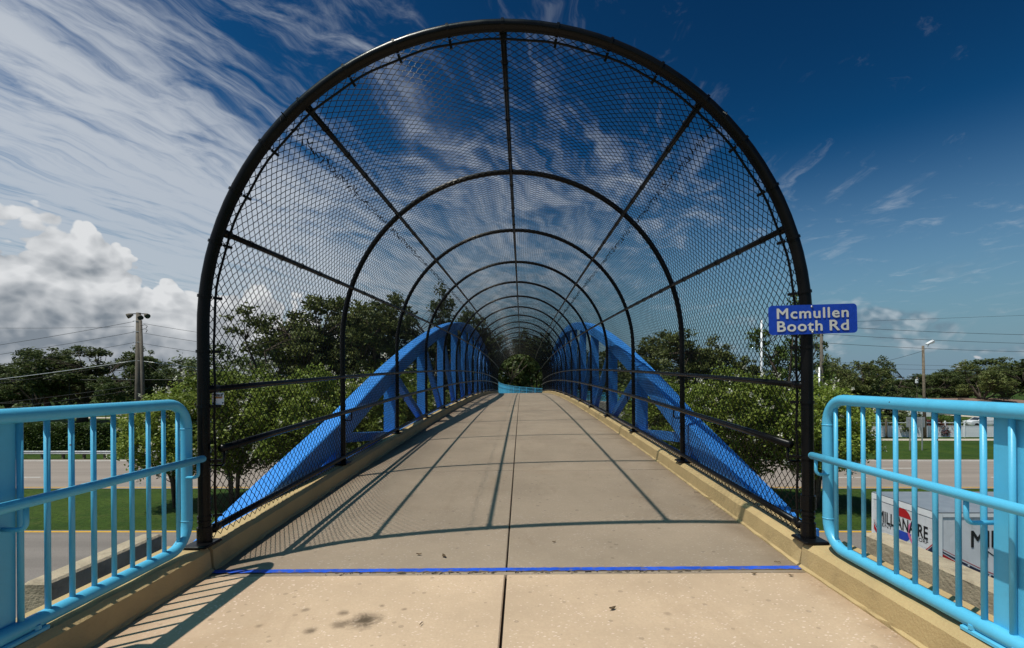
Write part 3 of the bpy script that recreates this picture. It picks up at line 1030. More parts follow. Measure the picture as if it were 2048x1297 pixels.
# chain link fabric: real zig-zag wires, one sheet per bay, all sharing a mesh
def chain_panel(length, shear=0.0):
    h = 0.036
    p = 0.036
    nj = int(HOOP_T / h) - 1
    nk = int(length / p)
    p = length / nk
    a = (np.arange(nj + 1) + 0.5) / (nj + 1)
    prof = np.array([hoop_pt(t, -0.012) for t in a])
    nx = np.gradient(prof[:, 0]); nz = np.gradient(prof[:, 1]); ln = np.hypot(nx, nz)
    nrm = np.stack([nz / ln, -nx / ln], 1)
    r = 0.0025
    S = 4
    Vs = []; Fs = []
    base = 0
    j = np.arange(nj + 1)
    for k in range(nk):
        yv = (k + ((j + k) % 2)) * p + np.where((j + k) % 2 == 1, 0.0016, -0.0016)
        out = np.where((j % 2) == 0, 0.0016, -0.0016) + 0.004 * np.sin(j * 0.21 + k * 0.17)
        cx = prof[:, 0] + nrm[:, 0] * out
        cz = prof[:, 1] + nrm[:, 1] * out
        C = np.stack([cx, yv, cz], 1)
        # offsets: along wall normal and along y
        ring = []
        for q in range(S):
            an = 2 * math.pi * (q + 0.5) / S
            o = np.zeros_like(C)
            o[:, 0] = nrm[:, 0] * math.cos(an) * r
            o[:, 2] = nrm[:, 1] * math.cos(an) * r
            o[:, 1] = math.sin(an) * r * 1.25
            ring.append(C + o)
        Vk = np.stack(ring, 1).reshape(-1, 3)
        Vk[:, 2] += Vk[:, 1] * shear
        Vs.append(Vk)
        i0 = (np.arange(nj) * S)[:, None] + np.arange(S)[None]
        i1 = (np.arange(nj) * S)[:, None] + (np.arange(S)[None] + 1) % S
        Fk = np.stack([i0, i1, i1 + S, i0 + S], -1).reshape(-1, 4) + base
        Fs.append(Fk)
        base += len(Vk)
    return mesh_data('chain_link_sheet', np.concatenate(Vs), np.concatenate(Fs), True)


me_ch = chain_panel(BAY)
for n in range(1, 17):
    dz = zdeck(yn(n + 1)) - zdeck(yn(n))
    if n <= 5: o = inst('chain_link_sheet', chain_panel(BAY, dz / BAY), M_wire, cage, frame_at(yn(n)))
    else: o = inst('chain_link_sheet', me_ch, M_wire, cage, frame_at(yn(n), math.atan2(dz, BAY)))
    o['kind'] = 'stuff'
# knuckled selvage seam beside the shoulder purlins
def seam(th):
    m = MB()
    a = R(180 - th)
    Lb = BAY
    k = int(Lb / 0.072)
    for i in range(k):
        y = (i + 0.3) * 0.072 + random.uniform(-.01, .01)
        for q in range(2):
            aa = a + random.uniform(-0.012, 0.012)
            rr = HALF - 0.012 - random.uniform(0.0, 0.03)
            p = Vector((rr * math.cos(aa), y, SPRING + rr * math.sin(aa)))
            d = Vector((random.uniform(-1, 1), random.uniform(-1, 1), random.uniform(-1, 1))).normalized() * 0.02
            m.beam(p - d, p + d, 0.0055, 0.0055, (0.3, 0.9, 0.1))
    return mesh_data('selvage_seam', m.V, m.F)


for th in (43.5, 136.5):
    ms = seam(th)
    for n in range(1, 17):
        sl = math.atan2(zdeck(yn(n + 1)) - zdeck(yn(n)), BAY)
        inst('selvage_seam', ms, M_wire, cage, frame_at(yn(n), sl))['kind'] = 'stuff'

# ================================================================== NEAR RAILINGS
def approach_railing(side, label):
    lat = 1.955
    zt, zb = 1.078, 0.205
    yE = Y1 * (0.950 if side < 0 else 0.936)
    yS = -3.0
    t = thing('railing', label, 'railing', B(side * lat, yE, CURB), 'sky blue railings')
    rc = 0.15
    path = [B(side * lat, yS, zt)]
    for i in range(9):
        a = R(90 - 90 * i / 8)
        path.append(B(side * lat, yE - rc + rc * math.cos(a), zt - rc + rc * math.sin(a)))
    for i in range(9):
        a = R(0 - 90 * i / 8)
        path.append(B(side * lat, yE - rc + rc * math.cos(a), zb + rc + rc * math.sin(a)))
    path.append(B(side * lat, yS, zb))
    # tube with enough points on straight runs
    smooth_tube('frame_tube', path, 0.031, M_cyan, t, 16)
    for q in (B(side * lat, yE, zt - rc - 0.005), B(side * lat, yE, zb + rc + 0.005)):      # weld beads
        MB().tube([q - Vector((0, 0, 0.004)), q + Vector((0, 0, 0.004))], 0.0322, 16).build('weld_bead', M_cyan, t, True)
    y = yE - 0.077; i = 0
    while y > yS + 0.3:
        zlo = zb; zhi = zt
        dd = yE - y
        if dd < rc:
            e = rc - math.sqrt(max(rc * rc - (rc - dd) ** 2, 0)); zlo += e; zhi -= e
        a, b = B(side * lat, y, zlo), B(side * lat, y, zhi)
        smooth_tube('picket', [a, b], 0.0115, M_cyan, t, 10)
        y -= 0.1165; i += 1
    hx = lat - 0.085
    hr = [B(side * hx, yS, 0.735)] + [B(side * hx, yE + d_, 0.735) for d_ in (-0.5, 0.02)]
    smooth_tube('handrail', hr, 0.0215, M_cyan, t, 14)
    # domed end
    c = B(side * hx, yE + 0.02, 0.735)
    MB().tube([c, c + Vector((0, 0.008, 0)), c + Vector((0, 0.016, 0)), c + Vector((0, 0.0205, 0))], [0.0214, 0.0195, 0.0135, 0.003], 14).build('rail_end', M_cyan, t, True)
    for yb in (yE - 0.02, 1.97):
        bp = [B(side * hx, yb, 0.72), B(side * hx, yb, 0.665)]
        for i in range(5):
            a = R(90 * i / 4)
            bp.append(B(side * (hx + 0.028 - 0.028 * math.cos(a)), yb, 0.655 - 0.028 * math.sin(a)))
        bp.append(B(side * (lat if yb > 2.5 else lat + 0.03), yb, 0.627))
        smooth_tube('bracket', bp, 0.0095, M_cyan, t, 10)
    for yp in (1.955 if side < 0 else 1.895, -0.7):
        px_ = side * (lat + 0.075)
        a = B(px_, yp, CURB + 0.012)
        m = MB().cbox(a.x - 0.062, a.x + 0.062, yp - 0.075, yp + 0.075, a.z, a.z + 0.885, 0.008)
        m.build('post', M_cyan, t)
        MB().cbox(a.x - 0.13 + (0.02 * side), a.x + 0.13 + (0.02 * side), yp - 0.11, yp + 0.17, a.z - 0.010, a.z + 0.008, 0.006).build('base_plate', M_cyan, t)
        for q in (-0.06, 0.12):
            cc = Vector((a.x - side * 0.10, yp + q, a.z + 0.008))
            MB().tube([cc, cc + Vector((0, 0, 0.018))], 0.013, 6).build('bolt', M_cyan, t)
    return t


approach_railing(-1, 'sky blue picket railing along the left side of the approach walk')
approach_railing(1, 'sky blue picket railing along the right side of the approach, before the truck')

# ================================================================== STREET NAME SIGN
def rounded_rect(w, h, r, k=6):
    pts = []
    for (cx, cz, a0) in ((w / 2 - r, h / 2 - r, 0), (-w / 2 + r, h / 2 - r, 90), (-w / 2 + r, -h / 2 + r, 180), (w / 2 - r, -h / 2 + r, 270)):
        for i in range(k + 1):
            a = R(a0 + 90 * i / k); pts.append((cx + r * math.cos(a), cz + r * math.sin(a)))
    return pts


yS_ = Y1 - 0.055
c = px(1626, 639, yS_)
sign = thing('street_name_sign', 'blue street name sign with white lettering on the right front post', 'sign', c)
xd = Vector((math.cos(R(1.7)), 0, math.sin(R(1.7)))); zd = Vector((-xd.z, 0, xd.x))
pts = rounded_rect(0.562, 0.186, 0.024)
n = len(pts)
V = [c + xd * a + zd * b + Vector((0, 0, 0)) for a, b in pts] + [c + xd * a + zd * b + Vector((0, 0.003, 0)) for a, b in pts]
obj('sign_panel', V, [tuple(range(n - 1, -1, -1)) and tuple(range(n)), tuple(range(2 * n - 1, n - 1, -1))] + [(i, n + i, n + (i + 1) % n, (i + 1) % n) for i in range(n)], M_signblue, sign)
f1 = Vector((0, -0.0015, 0))
text_obj('lettering', 'Mcmullen', M_signwhite, sign, c + f1 - xd * 0.002 + zd * 0.040, 0.452, 0.064, xd, zd, 0.0, thick=0.0022, spacing=1.12)
text_obj('lettering', 'Booth', M_signwhite, sign, c + f1 - xd * 0.086 - zd * 0.041, 0.284, 0.064, xd, zd, 0.0, thick=0.0022, spacing=1.12)
text_obj('lettering', 'Rd', M_signwhite, sign, c + f1 + xd * 0.164 - zd * 0.041, 0.118, 0.064, xd, zd, 0.0, thick=0.0022, spacing=1.12)
for q in (0.080, -0.082):
    b = c - xd * 0.006 + zd * q
    MB().tube([b + Vector((0, 0.002, 0)), b - Vector((0, 0.004, 0)), b - Vector((0, 0.0065, 0))], [0.0075, 0.007, 0.003], 10).build('bolt', M_galv, sign, True)

# small maker's tag on the left mesh
c = px(436, 798, Y1 + 0.05)
tagp = thing('maker_tag', 'small white fence maker tag wired to the mesh by the left front post', 'sign', c)
MB().box(c.x - 0.039, c.x + 0.039, c.y - 0.001, c.y + 0.001, c.z - 0.040, c.z + 0.040).build('tag_plate', M_white, tagp)
fy = Vector((0, -0.0025, 0))
text_obj('lettering', 'FENCE', M_blackprint, tagp, c + fy + Vector((0.004, 0, 0.024)), 0.052, 0.014, thick=0.0007)
text_obj('lettering', 'COMPANY', M_orange, tagp, c + fy + Vector((0.002, 0, 0.008)), 0.060, 0.013, thick=0.0005)
for (dx, dz) in ((-0.029, -0.030), (0.033, -0.027), (0.032, 0.031), (-0.029, 0.028)):
    q = c + Vector((dx, -0.002, dz)); MB().box(q.x - .005, q.x + .005, q.y - .001, q.y, q.z - .004, q.z + .004).build('clip', M_blackprint, tagp)

# ================================================================== BOX TRUCK
TX, TY0, TY1, TZ = 11.12, 13.25, 15.65, 3.66
truck = thing('box_truck', 'white box truck with balloon logo and lettering beyond the right railing', 'truck', (TX, (TY0 + TY1) / 2, 0))
TL = 6.2
MB().cbox(TX, TX + TL, TY0, TY1, 0.95, TZ - 0.03, 0.02).build('cargo_box', M_offwhite, truck)
MB().box(TX - 0.02, TX + TL + 0.02, TY0 - 0.02, TY1 + 0.02, TZ - 0.03, TZ).build('roof', M_greyroof, truck)
# trims
for (y0, y1) in ((TY0 - 0.03, TY0 + 0.05), (TY1 - 0.05, TY1 + 0.03)):
    MB().box(TX - 0.035, TX + 0.12, y0, y1, 0.9, TZ - 0.035).build('corner_post', M_white, truck)
MB().box(TX - 0.032, TX + 0.01, TY0 + 0.05, TY1 - 0.05, TZ - 0.20, TZ - 0.035).build('rear_header', M_white, truck)
MB().box(TX - 0.02, TX + TL, TY0 - 0.022, TY0, TZ - 0.13, TZ - 0.035).build('top_trim', M_white, truck)
zz = TZ - 0.22
i = 0
while zz > 1.1:                      # roller door slats
    MB().cbox(TX - 0.022, TX - 0.002, TY0 + 0.055, TY1 - 0.055, zz - 0.285, zz - 0.004, 0.005).build('door_slat', M_offwhite, truck)
    zz -= 0.29; i += 1
Z = Vector((0, 0, 1))


def logo(parent, c, xdir, ndir, s):
    """lettering, balloon, ribbon; xdir = reading direction, ndir = outwards"""
    def disc(name, cc, pts, mat, off):
        V = [cc + xdir * a + Z * b + ndir * off for a, b in pts]
        obj(name, V, [tuple(range(len(pts)))], mat, parent)
    bc = c + xdir * 0.03 * s
    r = 0.33 * s
    up = [(r * math.cos(R(a)), r * math.sin(R(a))) for a in range(12, 169, 6)]
    lo = [(r * math.cos(R(a)), r * 1.1 * math.sin(R(a))) for a in range(192, 349, 6)]
    disc('balloon_top', bc + Z * 0.13 * s, up, M_red, 0.003)
    disc('balloon_bottom', bc - Z * 0.13 * s, lo, M_ballblue, 0.003)
    text_obj('lettering', 'MILLIANAIRE', M_blackprint, parent, c + ndir * 0.0065, 1.86 * s, (0.34 if s < 1.2 else 0.27 * s), xdir, Z, 0.0, thick=0.007 * s)
    text_obj('lettering', 'ENT', M_blackprint, parent, c + ndir * 0.0045 - xdir * 0.58 * s - Z * 0.25 * s, 0.40 * s, 0.10 * s, xdir, Z, 0.0)
    text_obj('lettering', 'CORP', M_blackprint, parent, c + ndir * 0.0045 + xdir * 0.72 * s - Z * 0.25 * s, 0.44 * s, 0.10 * s, xdir, Z, 0.0)
    # ribbon
    rb = []
    for i in range(13):
        t = i / 12
        rb.append((0.36 * s - 0.10 * s * math.sin(t * 3.1) , 0.12 * s - 0.5 * s * t))
    pts = [(a - 0.045 * s, b) for a, b in rb] + [(a + 0.045 * s, b) for a, b in reversed(rb)]
    k = len(rb)
    V = [c + xdir * a + Z * b + ndir * 0.0055 for a, b in pts]
    obj('ribbon', V, [(i, i + 1, 2 * k - 2 - i, 2 * k - 1 - i) for i in range(k - 1)], M_pink, parent)
    rb2 = [(0.30 * s + 0.22 * s * t, -0.34 * s - 0.16 * s * (1 - abs(2 * t - 1)) ) for t in np.linspace(0, 1, 7)]
    V = [c + xdir * a + Z * b + ndir * 0.007 for a, b in rb2] + [c + xdir * a + Z * (b + 0.08 * s) + ndir * 0.007 for a, b in rb2]
    obj('ribbon', V, [(i, i + 1, 7 + i + 1, 7 + i) for i in range(6)], M_pink, parent)


# rear faces -x : reading direction is -y (seen from the left, right is -y)
logo(truck, Vector((TX - 0.024, (TY0 + TY1) / 2, TZ - 0.66)), Vector((0, -1, 0)), Vector((-1, 0, 0)), 1.0)
logo(truck, Vector((TX + 2.4, TY0 - 0.003, TZ - 0.72)), Vector((1, 0, 0)), Vector((0, -1, 0)), 1.6)


def swoosh(o0, xdir, ndir, L_, d0, z_of):
    k = 24
    for (w0, w1, mat, nm, off) in ((0.0, 0.035, M_red, 'red_stripe', 0.004), (0.06, 0.26, M_navy, 'navy_band', 0.004), (0.285, 0.35, M_red, 'red_stripe', 0.004)):
        V = []
        for i in range(k + 1):
            t = i / k
            p = o0 + xdir * (t * L_) + ndir * off
            V += [p + Z * (z_of(t) - w0), p + Z * (z_of(t) - w1 * (0.35 + 0.65 * min(1, t * 1.8)))]
        obj(nm, V, [(2 * i, 2 * i + 1, 2 * i + 3, 2 * i + 2) for i in range(k)], mat, truck)
    for i in range(9):
        t = 0.12 + 0.85 * i / 9
        cc = o0 + xdir * (t * L_) + ndir * 0.006 + Z * (z_of(t) - 0.06 - 0.07 * min(1, t * 2))
        pts = []
        for q in range(10):
            rr = 0.05 if q % 2 == 0 else 0.02
            pts.append(cc + xdir * (rr * math.sin(R(36 * q))) + Z * (rr * math.cos(R(36 * q))))
        obj('star', [cc] + pts, [(0, 1 + q, 1 + (q + 1) % 10) for q in range(10)], M_offwhite, truck)


swoosh(Vector((TX + 0.12, TY0 - 0.001, 0)), Vector((1, 0, 0)), Vector((0, -1, 0)), TL - 0.2, 0, lambda t: TZ - 0.98 - 1.05 * math.sin(min(1.0, t * 1.9) * math.pi / 2) + 0.5 * max(0, t - 0.6))
swoosh(Vector((TX - 0.022, TY1 - 0.06, 0)), Vector((0, -1, 0)), Vector((-1, 0, 0)), TY1 - TY0 - 0.14, 0, lambda t: TZ - 0.85 - 0.75 * math.sin(t * math.pi))
# chassis, wheels, cab
MB().box(TX + 0.1, TX + TL + 1.9, TY0 + 0.7, TY1 - 0.7, 0.55, 0.93).build('chassis', M_dark, truck)
cb = MB()
cx = TX + TL + 0.15
prof = [(cx, 0.55), (cx, 2.55), (cx + 1.2, 2.6), (cx + 1.75, 1.75), (cx + 2.2, 1.6), (cx + 2.3, 0.55)]
V = [(a, TY0 + 0.15, b) for a, b in prof] + [(a, TY1 - 0.15, b) for a, b in prof]
k = len(prof)
obj('cab', V, [tuple(range(k)), tuple(range(2 * k - 1, k - 1, -1))] + [(i, k + i, k + (i + 1) % k, (i + 1) % k) for i in range(k)], M_offwhite, truck)
MB().box(cx + 0.35, cx + 1.2, TY0 + 0.14, TY0 + 0.15, 1.7, 2.4).build('window', M_glassdk, truck)
for wx in (TX + 1.5, TX + TL + 1.3):
    for wy in (TY0 + 0.18, TY1 - 0.18):
        w = MB().tube([Vector((wx, wy - 0.13, 0.48)), Vector((wx, wy - 0.10, 0.48)), Vector((wx, wy + 0.10, 0.48)), Vector((wx, wy + 0.13, 0.48))], [0.40, 0.45, 0.45, 0.40], 20).build('tyre', M_rubber, truck)
        MB().tube([Vector((wx, wy - 0.135, 0.48)), Vector((wx, wy + 0.135, 0.48))], 0.24, 14).build('rim', M_galv, w)
MB().box(TX - 0.15, TX + 0.08, TY0 + 0.05, TY1 - 0.05, 0.55, 0.72).build('bumper', M_dark, truck)

# ================================================================== VEGETATION
def leaf_quads(C, size, rs, up=0.35, aspect=0.55, jitter=0.5):
    """C: (n,3) centres -> diamond leaves"""
    n = len(C)
    d = rs.normal(size=(n, 3)); d[:, 2] *= 0.6
    d /= np.linalg.norm(d, axis=1)[:, None]
    nn = rs.normal(size=(n, 3)) + np.array([0, 0, up * 3])
    s = np.cross(d, nn); s /= (np.linalg.norm(s, axis=1)[:, None] + 1e-9)
    L_ = size * (1 - jitter / 2 + jitter * rs.random(n))[:, None]
    a = C - d * L_ * 0.5; b = C + s * L_ * aspect * 0.5; c_ = C + d * L_ * 0.5; e = C - s * L_ * aspect * 0.5
    V = np.stack([a, b, c_, e], 1).reshape(-1, 3)
    Fq = np.arange(4 * n).reshape(-1, 4)
    return V, Fq


def cluster_leaves(cl, per, size, rs, flat=0.7, shell=0.5, **kw):
    pts = []
    for (c_, r) in cl:
        k = max(6, int(per * (r ** 2)))
        u = rs.normal(size=(k, 3)); u /= np.linalg.norm(u, axis=1)[:, None]
        rad = r * (shell + (1 - shell) * rs.random(k)) * (0.75 + 0.5 * rs.random(k))
        p = u * rad[:, None]; p[:, 2] *= flat
        pts.append(p + np.array(c_)[None])
    return leaf_quads(np.concatenate(pts), size, rs, **kw)


def oak_proto(seed, rx=4.4, rz=4.1, zc=5.7, ncl=230, per=190, size=0.30, trunk_r=0.36, gap=0.0, fork=2.2):
    rs = np.random.default_rng(seed); rd = random.Random(seed)
    cl = []
    nl_ = max(8, ncl // 11)
    for li in range(nl_):
        u = rs.normal(size=3); u /= np.linalg.norm(u)
        u[2] = u[2] * 0.9 + 0.12
        f_ = 0.35 + 0.55 * rs.random() ** 0.6
        lc = np.array([u[0] * rx * f_, u[1] * rx * f_, zc + u[2] * rz * f_])
        rl = rx * (0.24 + 0.2 * rs.random())
        for q in range(ncl // nl_):
            w = rs.normal(size=3); w /= np.linalg.norm(w)
            w[2] = w[2] * 0.75 + 0.2
            p = lc + w * rl * (0.55 + 0.55 * rs.random())
            if p[2] < 1.6: continue
            r = 0.35 + 0.55 * rs.random()
            if any(np.linalg.norm(p - q_) < (0.34 + gap) * (r + s_) for q_, s_ in cl): continue
            cl.append((p, r))
    V, Fq = cluster_leaves(cl, per, size, rs, 0.62, 0.35)
    crown = mesh_data('crown', V, Fq)
    # wood
    m = MB()
    base = [Vector((0, 0, -0.1)), Vector((rd.uniform(-.1, .1), rd.uniform(-.1, .1), fork * 0.5)), Vector((rd.uniform(-.2, .2), rd.uniform(-.2, .2), fork))]
    m.tube(base, [trunk_r * 1.35, trunk_r, trunk_r * 0.85], 9)
    tips = []
    nl = 6
    for i in range(nl):
        a = 6.283 * i / nl + rd.uniform(-.3, .3)
        rr = rx * rd.uniform(0.45, 0.7); zz_ = zc + rz * rd.uniform(-0.35, 0.5)
        e = Vector((math.cos(a) * rr, math.sin(a) * rr, zz_))
        mid = base[-1].lerp(e, 0.5) + Vector((0, 0, rd.uniform(-0.3, 0.7)))
        pth = [base[-1] - Vector((0, 0, 0.15)), base[-1].lerp(mid, 0.5) + Vector((0, 0, .15)), mid, mid.lerp(e, 0.5), e]
        m.tube(pth, [trunk_r * .6, trunk_r * .45, trunk_r * .34, trunk_r * .24, trunk_r * .12], 6)
        tips += [(pth[2], .28), (pth[3], .2), (pth[4], .12)]
    for (c_, r) in cl:
        q = Vector(c_)
        t, w = min(tips, key=lambda tp: (tp[0] - q).length)
        mid = t.lerp(q, 0.55) + Vector((rd.uniform(-.2, .2), rd.uniform(-.2, .2), rd.uniform(-.1, .3)))
        m.tube([t, mid, q], [trunk_r * w * 0.8, trunk_r * w * .5, 0.02], 4)
    trunk = mesh_data('trunk', m.V, m.F, True)
    return crown, trunk


def myrtle_proto(seed, ncl=125, per=380, size=0.21):
    rs = np.random.default_rng(seed); rd = random.Random(seed)
    cl = []
    tries = 0
    while len(cl) < ncl and tries < 6000:
        tries += 1
        u = rs.normal(size=3); u /= np.linalg.norm(u)
        rad = 0.35 + 0.65 * rs.random() ** 0.6
        p = np.array([u[0] * 3.1 * rad, u[1] * 3.1 * rad, 4.75 + u[2] * (2.9 if u[2] > 0 else 2.8) * rad])
        r = 0.45 + 0.5 * rs.random()
        if any(np.linalg.norm(p - q) < 0.52 * (r + s) for q, s in cl): continue
        cl.append((p, r))
    V, Fq = cluster_leaves(cl, per, size, rs, 0.85, 0.3)
    crown = mesh_data('crown', V, Fq)
    # flower panicles on the outer shell
    fp = []
    for (c_, r) in cl:
        if rd.random() < 0.72:
            for q in range(rd.choice((1, 1, 2))):
                d = np.array([rd.gauss(0, 1), rd.gauss(0, 1), abs(rd.gauss(0.6, 0.8))]); d /= np.linalg.norm(d)
                o_ = np.array(c_) - np.array([0, 0, 5.0]); o_ /= (np.linalg.norm(o_) + 1e-6)
                d = d * 0.6 + o_; d /= np.linalg.norm(d)
                c0 = np.array(c_) + d * r * 1.08
                k = rd.randint(7, 16)
                fp.append(c0 + rs.normal(size=(k, 3)) * np.array([.06, .06, .09]))
    Vf, Ff = leaf_quads(np.concatenate(fp), 0.105, rs, aspect=0.9)
    flowers = mesh_data('flowers', Vf, Ff)
    m = MB()
    tips = []
    for i in range(6):
        a = 6.283 * i / 6 + rd.uniform(-.4, .4)
        rr = rd.uniform(0.7, 1.5)
        e = Vector((math.cos(a) * rr, math.sin(a) * rr, rd.uniform(4.2, 5.4)))
        b = Vector((math.cos(a) * 0.16, math.sin(a) * 0.16, -0.05))
        pth = [b, b.lerp(e, 0.3) + Vector((-math.cos(a) * .15, -math.sin(a) * .15, .2)), b.lerp(e, 0.62) + Vector((0, 0, .15)), e]
        m.tube(pth, [0.085, 0.068, 0.05, 0.025], 6)
        tips += [(pth[1], .05), (pth[2], .04), (pth[3], .025)]
    for (c_, r) in cl:
        q = Vector(c_)
        t, w = min(tips, key=lambda tp: (tp[0] - q).length + 0.8 * max(0, tp[0].z - q.z + .6))
        m.tube([t, t.lerp(q, .5) + Vector((0, 0, .12)), q], [w * .6, w * .4, 0.008], 4)
    trunk = mesh_data('trunk', m.V, m.F, True)
    return crown, trunk, flowers


def plant(name, label, cat, loc, parts, scale=(1, 1, 1), rz=0.0, group=None):
    t = thing(name, label, cat, loc, group, rz)
    t.scale = scale
    for nm, me, mat in parts:
        me2 = me
        o = bpy.data.objects.new(nm, me2)
        if not me2.materials: me2.materials.append(mat)
        COL.objects.link(o); o.parent = t
        if me2.materials[0] != mat:
            o.material_slots[0].link = 'OBJECT'; o.material_slots[0].material = mat
    return t


OAKS = [oak_proto(11), oak_proto(12, 4.2, 4.2, 5.6, 220), oak_proto(13, 4.8, 3.9, 5.7, 240),
        oak_proto(14, 4.2, 4.0, 6.0, 130, 170, 0.28, gap=0.06)]
MYR = [myrtle_proto(21), myrtle_proto(22), myrtle_proto(23)]


def oak(k, p, d, top, w, label, mat=None, rz=None, base=0.0, group='live oaks beyond the road'):
    """tree whose crown top shows at height `top` (photo px) at px column p and distance d, w = crown width in px"""
    X = (p - 1043) * d / F
    H = CAMZ + (760 - top) * d / F
    sz = H / 9.9
    sx = (w * d / F) / 9.4
    crown, trunk = OAKS[k]
    return plant('oak_tree', label, 'tree', (X, d, base), [('crown', crown, mat or M_oakleaf), ('trunk', trunk, M_bark)], (sx, sx, sz),
                 rz if rz is not None else (p * 0.37) % 6.28, group)


def myrtle(k, X, Yd, H, W, label, rz):
    crown, trunk, fl_ = MYR[k]
    s = W / 6.4
    return plant('crape_myrtle', label, 'tree', (X, Yd, 0), [('crown', crown, M_myrtle), ('trunk', trunk, M_myrtlebark), ('flowers', fl_, M_flower)],
                 (s, s, H / 7.9), rz, 'crape myrtles in the median')


# median row of crape myrtles
myrtle(0, -19.5, 28.0, 6.8, 5.2, 'smaller white flowering crape myrtle seen through the left railing', 0.3)
myrtle(1, -16.6, 28.6, 8.1, 6.9, 'white flowering crape myrtle right beside the left front post', 1.4)
myrtle(2, -11.9, 28.2, 8.0, 6.9, 'white flowering crape myrtle behind the low end of the left arch', 2.6)
myrtle(0, -7.4, 28.6, 8.0, 6.9, 'white flowering crape myrtle closest to the bridge on its left, behind hangers', 4.0)
myrtle(1, 8.2, 28.4, 7.4, 6.3, 'white flowering crape myrtle closest to the bridge on its right, behind hangers', 5.0)
myrtle(2, 12.7, 28.6, 8.0, 6.9, 'white flowering crape myrtle behind the low end of the right arch', 0.9)
myrtle(0, 16.6, 28.0, 7.2, 5.6, 'crape myrtle right beside the sign post and right railing end', 2.2)

# big trees beyond the far road, left half
oak(0, 685, 66, 572, 320, 'tall spreading live oak rising above the low end of the left arch', M_oakleaf2, 0.4)
oak(3, 552, 62, 628, 240, 'open crowned live oak left of the tallest oak, sky showing through', M_oakleaf2, 1.9)
oak(1, 800, 70, 606, 230, 'dark live oak just right of the tallest oak, above the left arch', M_oakleaf, 2.2)
oak(3, 868, 66, 592, 170, 'slim live oak whose tip rises above the peak of the left arch', M_oakleaf, 3.3)
oak(2, 935, 72, 618, 170, 'live oak to the left of the far tunnel mouth', M_oakleaf, 4.0)
oak(0, 1003, 68, 655, 200, 'dark live oak overhanging the far tunnel mouth', M_oakleaf, 5.1)
oak(3, 1072, 78, 668, 130, 'open oak with sky gaps above the right of the far tunnel mouth', M_oakleaf, 0.5)
oak(1, 1076, 92, 712, 110, 'paler green tree at the right of the far tunnel mouth', M_greenleaf, 1.2)
# right half
oak(2, 1180, 95, 690, 190, 'distant live oak behind the peak of the right arch', M_oakleaf, 2.2)
oak(2, 1335, 74, 655, 210, 'broad live oak behind the right arch slope', M_oakleaf2, 0.7)
oak(1, 1425, 78, 690, 140, 'lower olive oak just right of the broad oak behind the right arch', M_oakleaf2, 3.9)
oak(3, 1575, 60, 615, 175, 'leafy tree behind the street name sign', M_greenleaf, 2.6)
oak(0, 1712, 76, 712, 130, 'mid green oak right of the sign post above the railing', M_oakleaf2, 1.0)
oak(1, 1775, 84, 722, 110, 'dark oak between the utility pole and the wooden lamp pole', M_oakleaf, 2.0)
oak(2, 1740, 68, 792, 150, 'low dark tree overhanging the white fence', M_oakleaf, 5.2)
oak(0, 2010, 120, 706, 190, 'large dark oak at the right edge of the picture', M_oakleaf, 4.4)
oak(1, 1930, 150, 738, 150, 'distant dark oak left of the large oak at the right edge', M_oakleaf, 0.9)
oak(2, 1850, 160, 748, 130, 'distant low oak behind the wooden lamp pole', M_oakleaf, 2.9)
oak(2, 1905, 112, 742, 130, 'distant oak just right of the wooden lamp pole', M_oakleaf, 1.7)
oak(3, 1965, 104, 726, 120, 'oak behind the bungalow roof', M_oakleaf2, 0.2)
oak(3, 1668, 72, 716, 100, 'small oak behind the utility pole right of the sign', M_oakleaf2, 5.9)
oak(1, 1480, 90, 722, 120, 'distant oak left of the leafy tree behind the sign', M_oakleaf2, 5.5)
oak(3, 752, 64, 600, 190, 'open oak between the tallest oak and the left arch', M_oakleaf2, 5.0)
# left park
oak(3, 75, 84, 716, 130, 'open crowned park oak between the left edge oak and the large park oak', M_oakleaf, 0.8)
oak(2, 318, 92, 728, 110, 'dark park oak just right of the twin utility poles', M_oakleaf, 4.8)
oak(0, 165, 82, 680, 210, 'large dark park oak left of the twin utility poles', M_oakleaf, 2.0)
oak(1, 262, 80, 702, 150, 'dark park oak directly behind the twin utility poles', M_oakleaf, 0.4)
oak(2, 15, 86, 722, 130, 'dark park oak at the left edge of the picture', M_oakleaf, 1.1)
oak(2, 95, 120, 738, 150, 'distant park oak between the two nearer park oaks', M_oakleaf, 3.3)
oak(0, 350, 115, 742, 130, 'distant oak between the twin poles and the canopy post', M_oakleaf2, 3.0)
oak(1, 450, 110, 738, 120, 'distant oak behind the myrtle next to the left front post', M_oakleaf2, 2.1)


# trees standing just outside the picture
oak(1, -120, 84, 705, 180, 'park oak just beyond the left edge of the picture', M_oakleaf, 0.9)
oak(0, -300, 90, 690, 220, 'park oak further beyond the left edge of the picture', M_oakleaf, 2.7)
oak(2, 2160, 112, 712, 190, 'dark oak just beyond the right edge of the picture', M_oakleaf, 3.6)
oak(3, 2330, 100, 700, 200, 'dark oak further beyond the right edge of the picture', M_oakleaf2, 1.6)


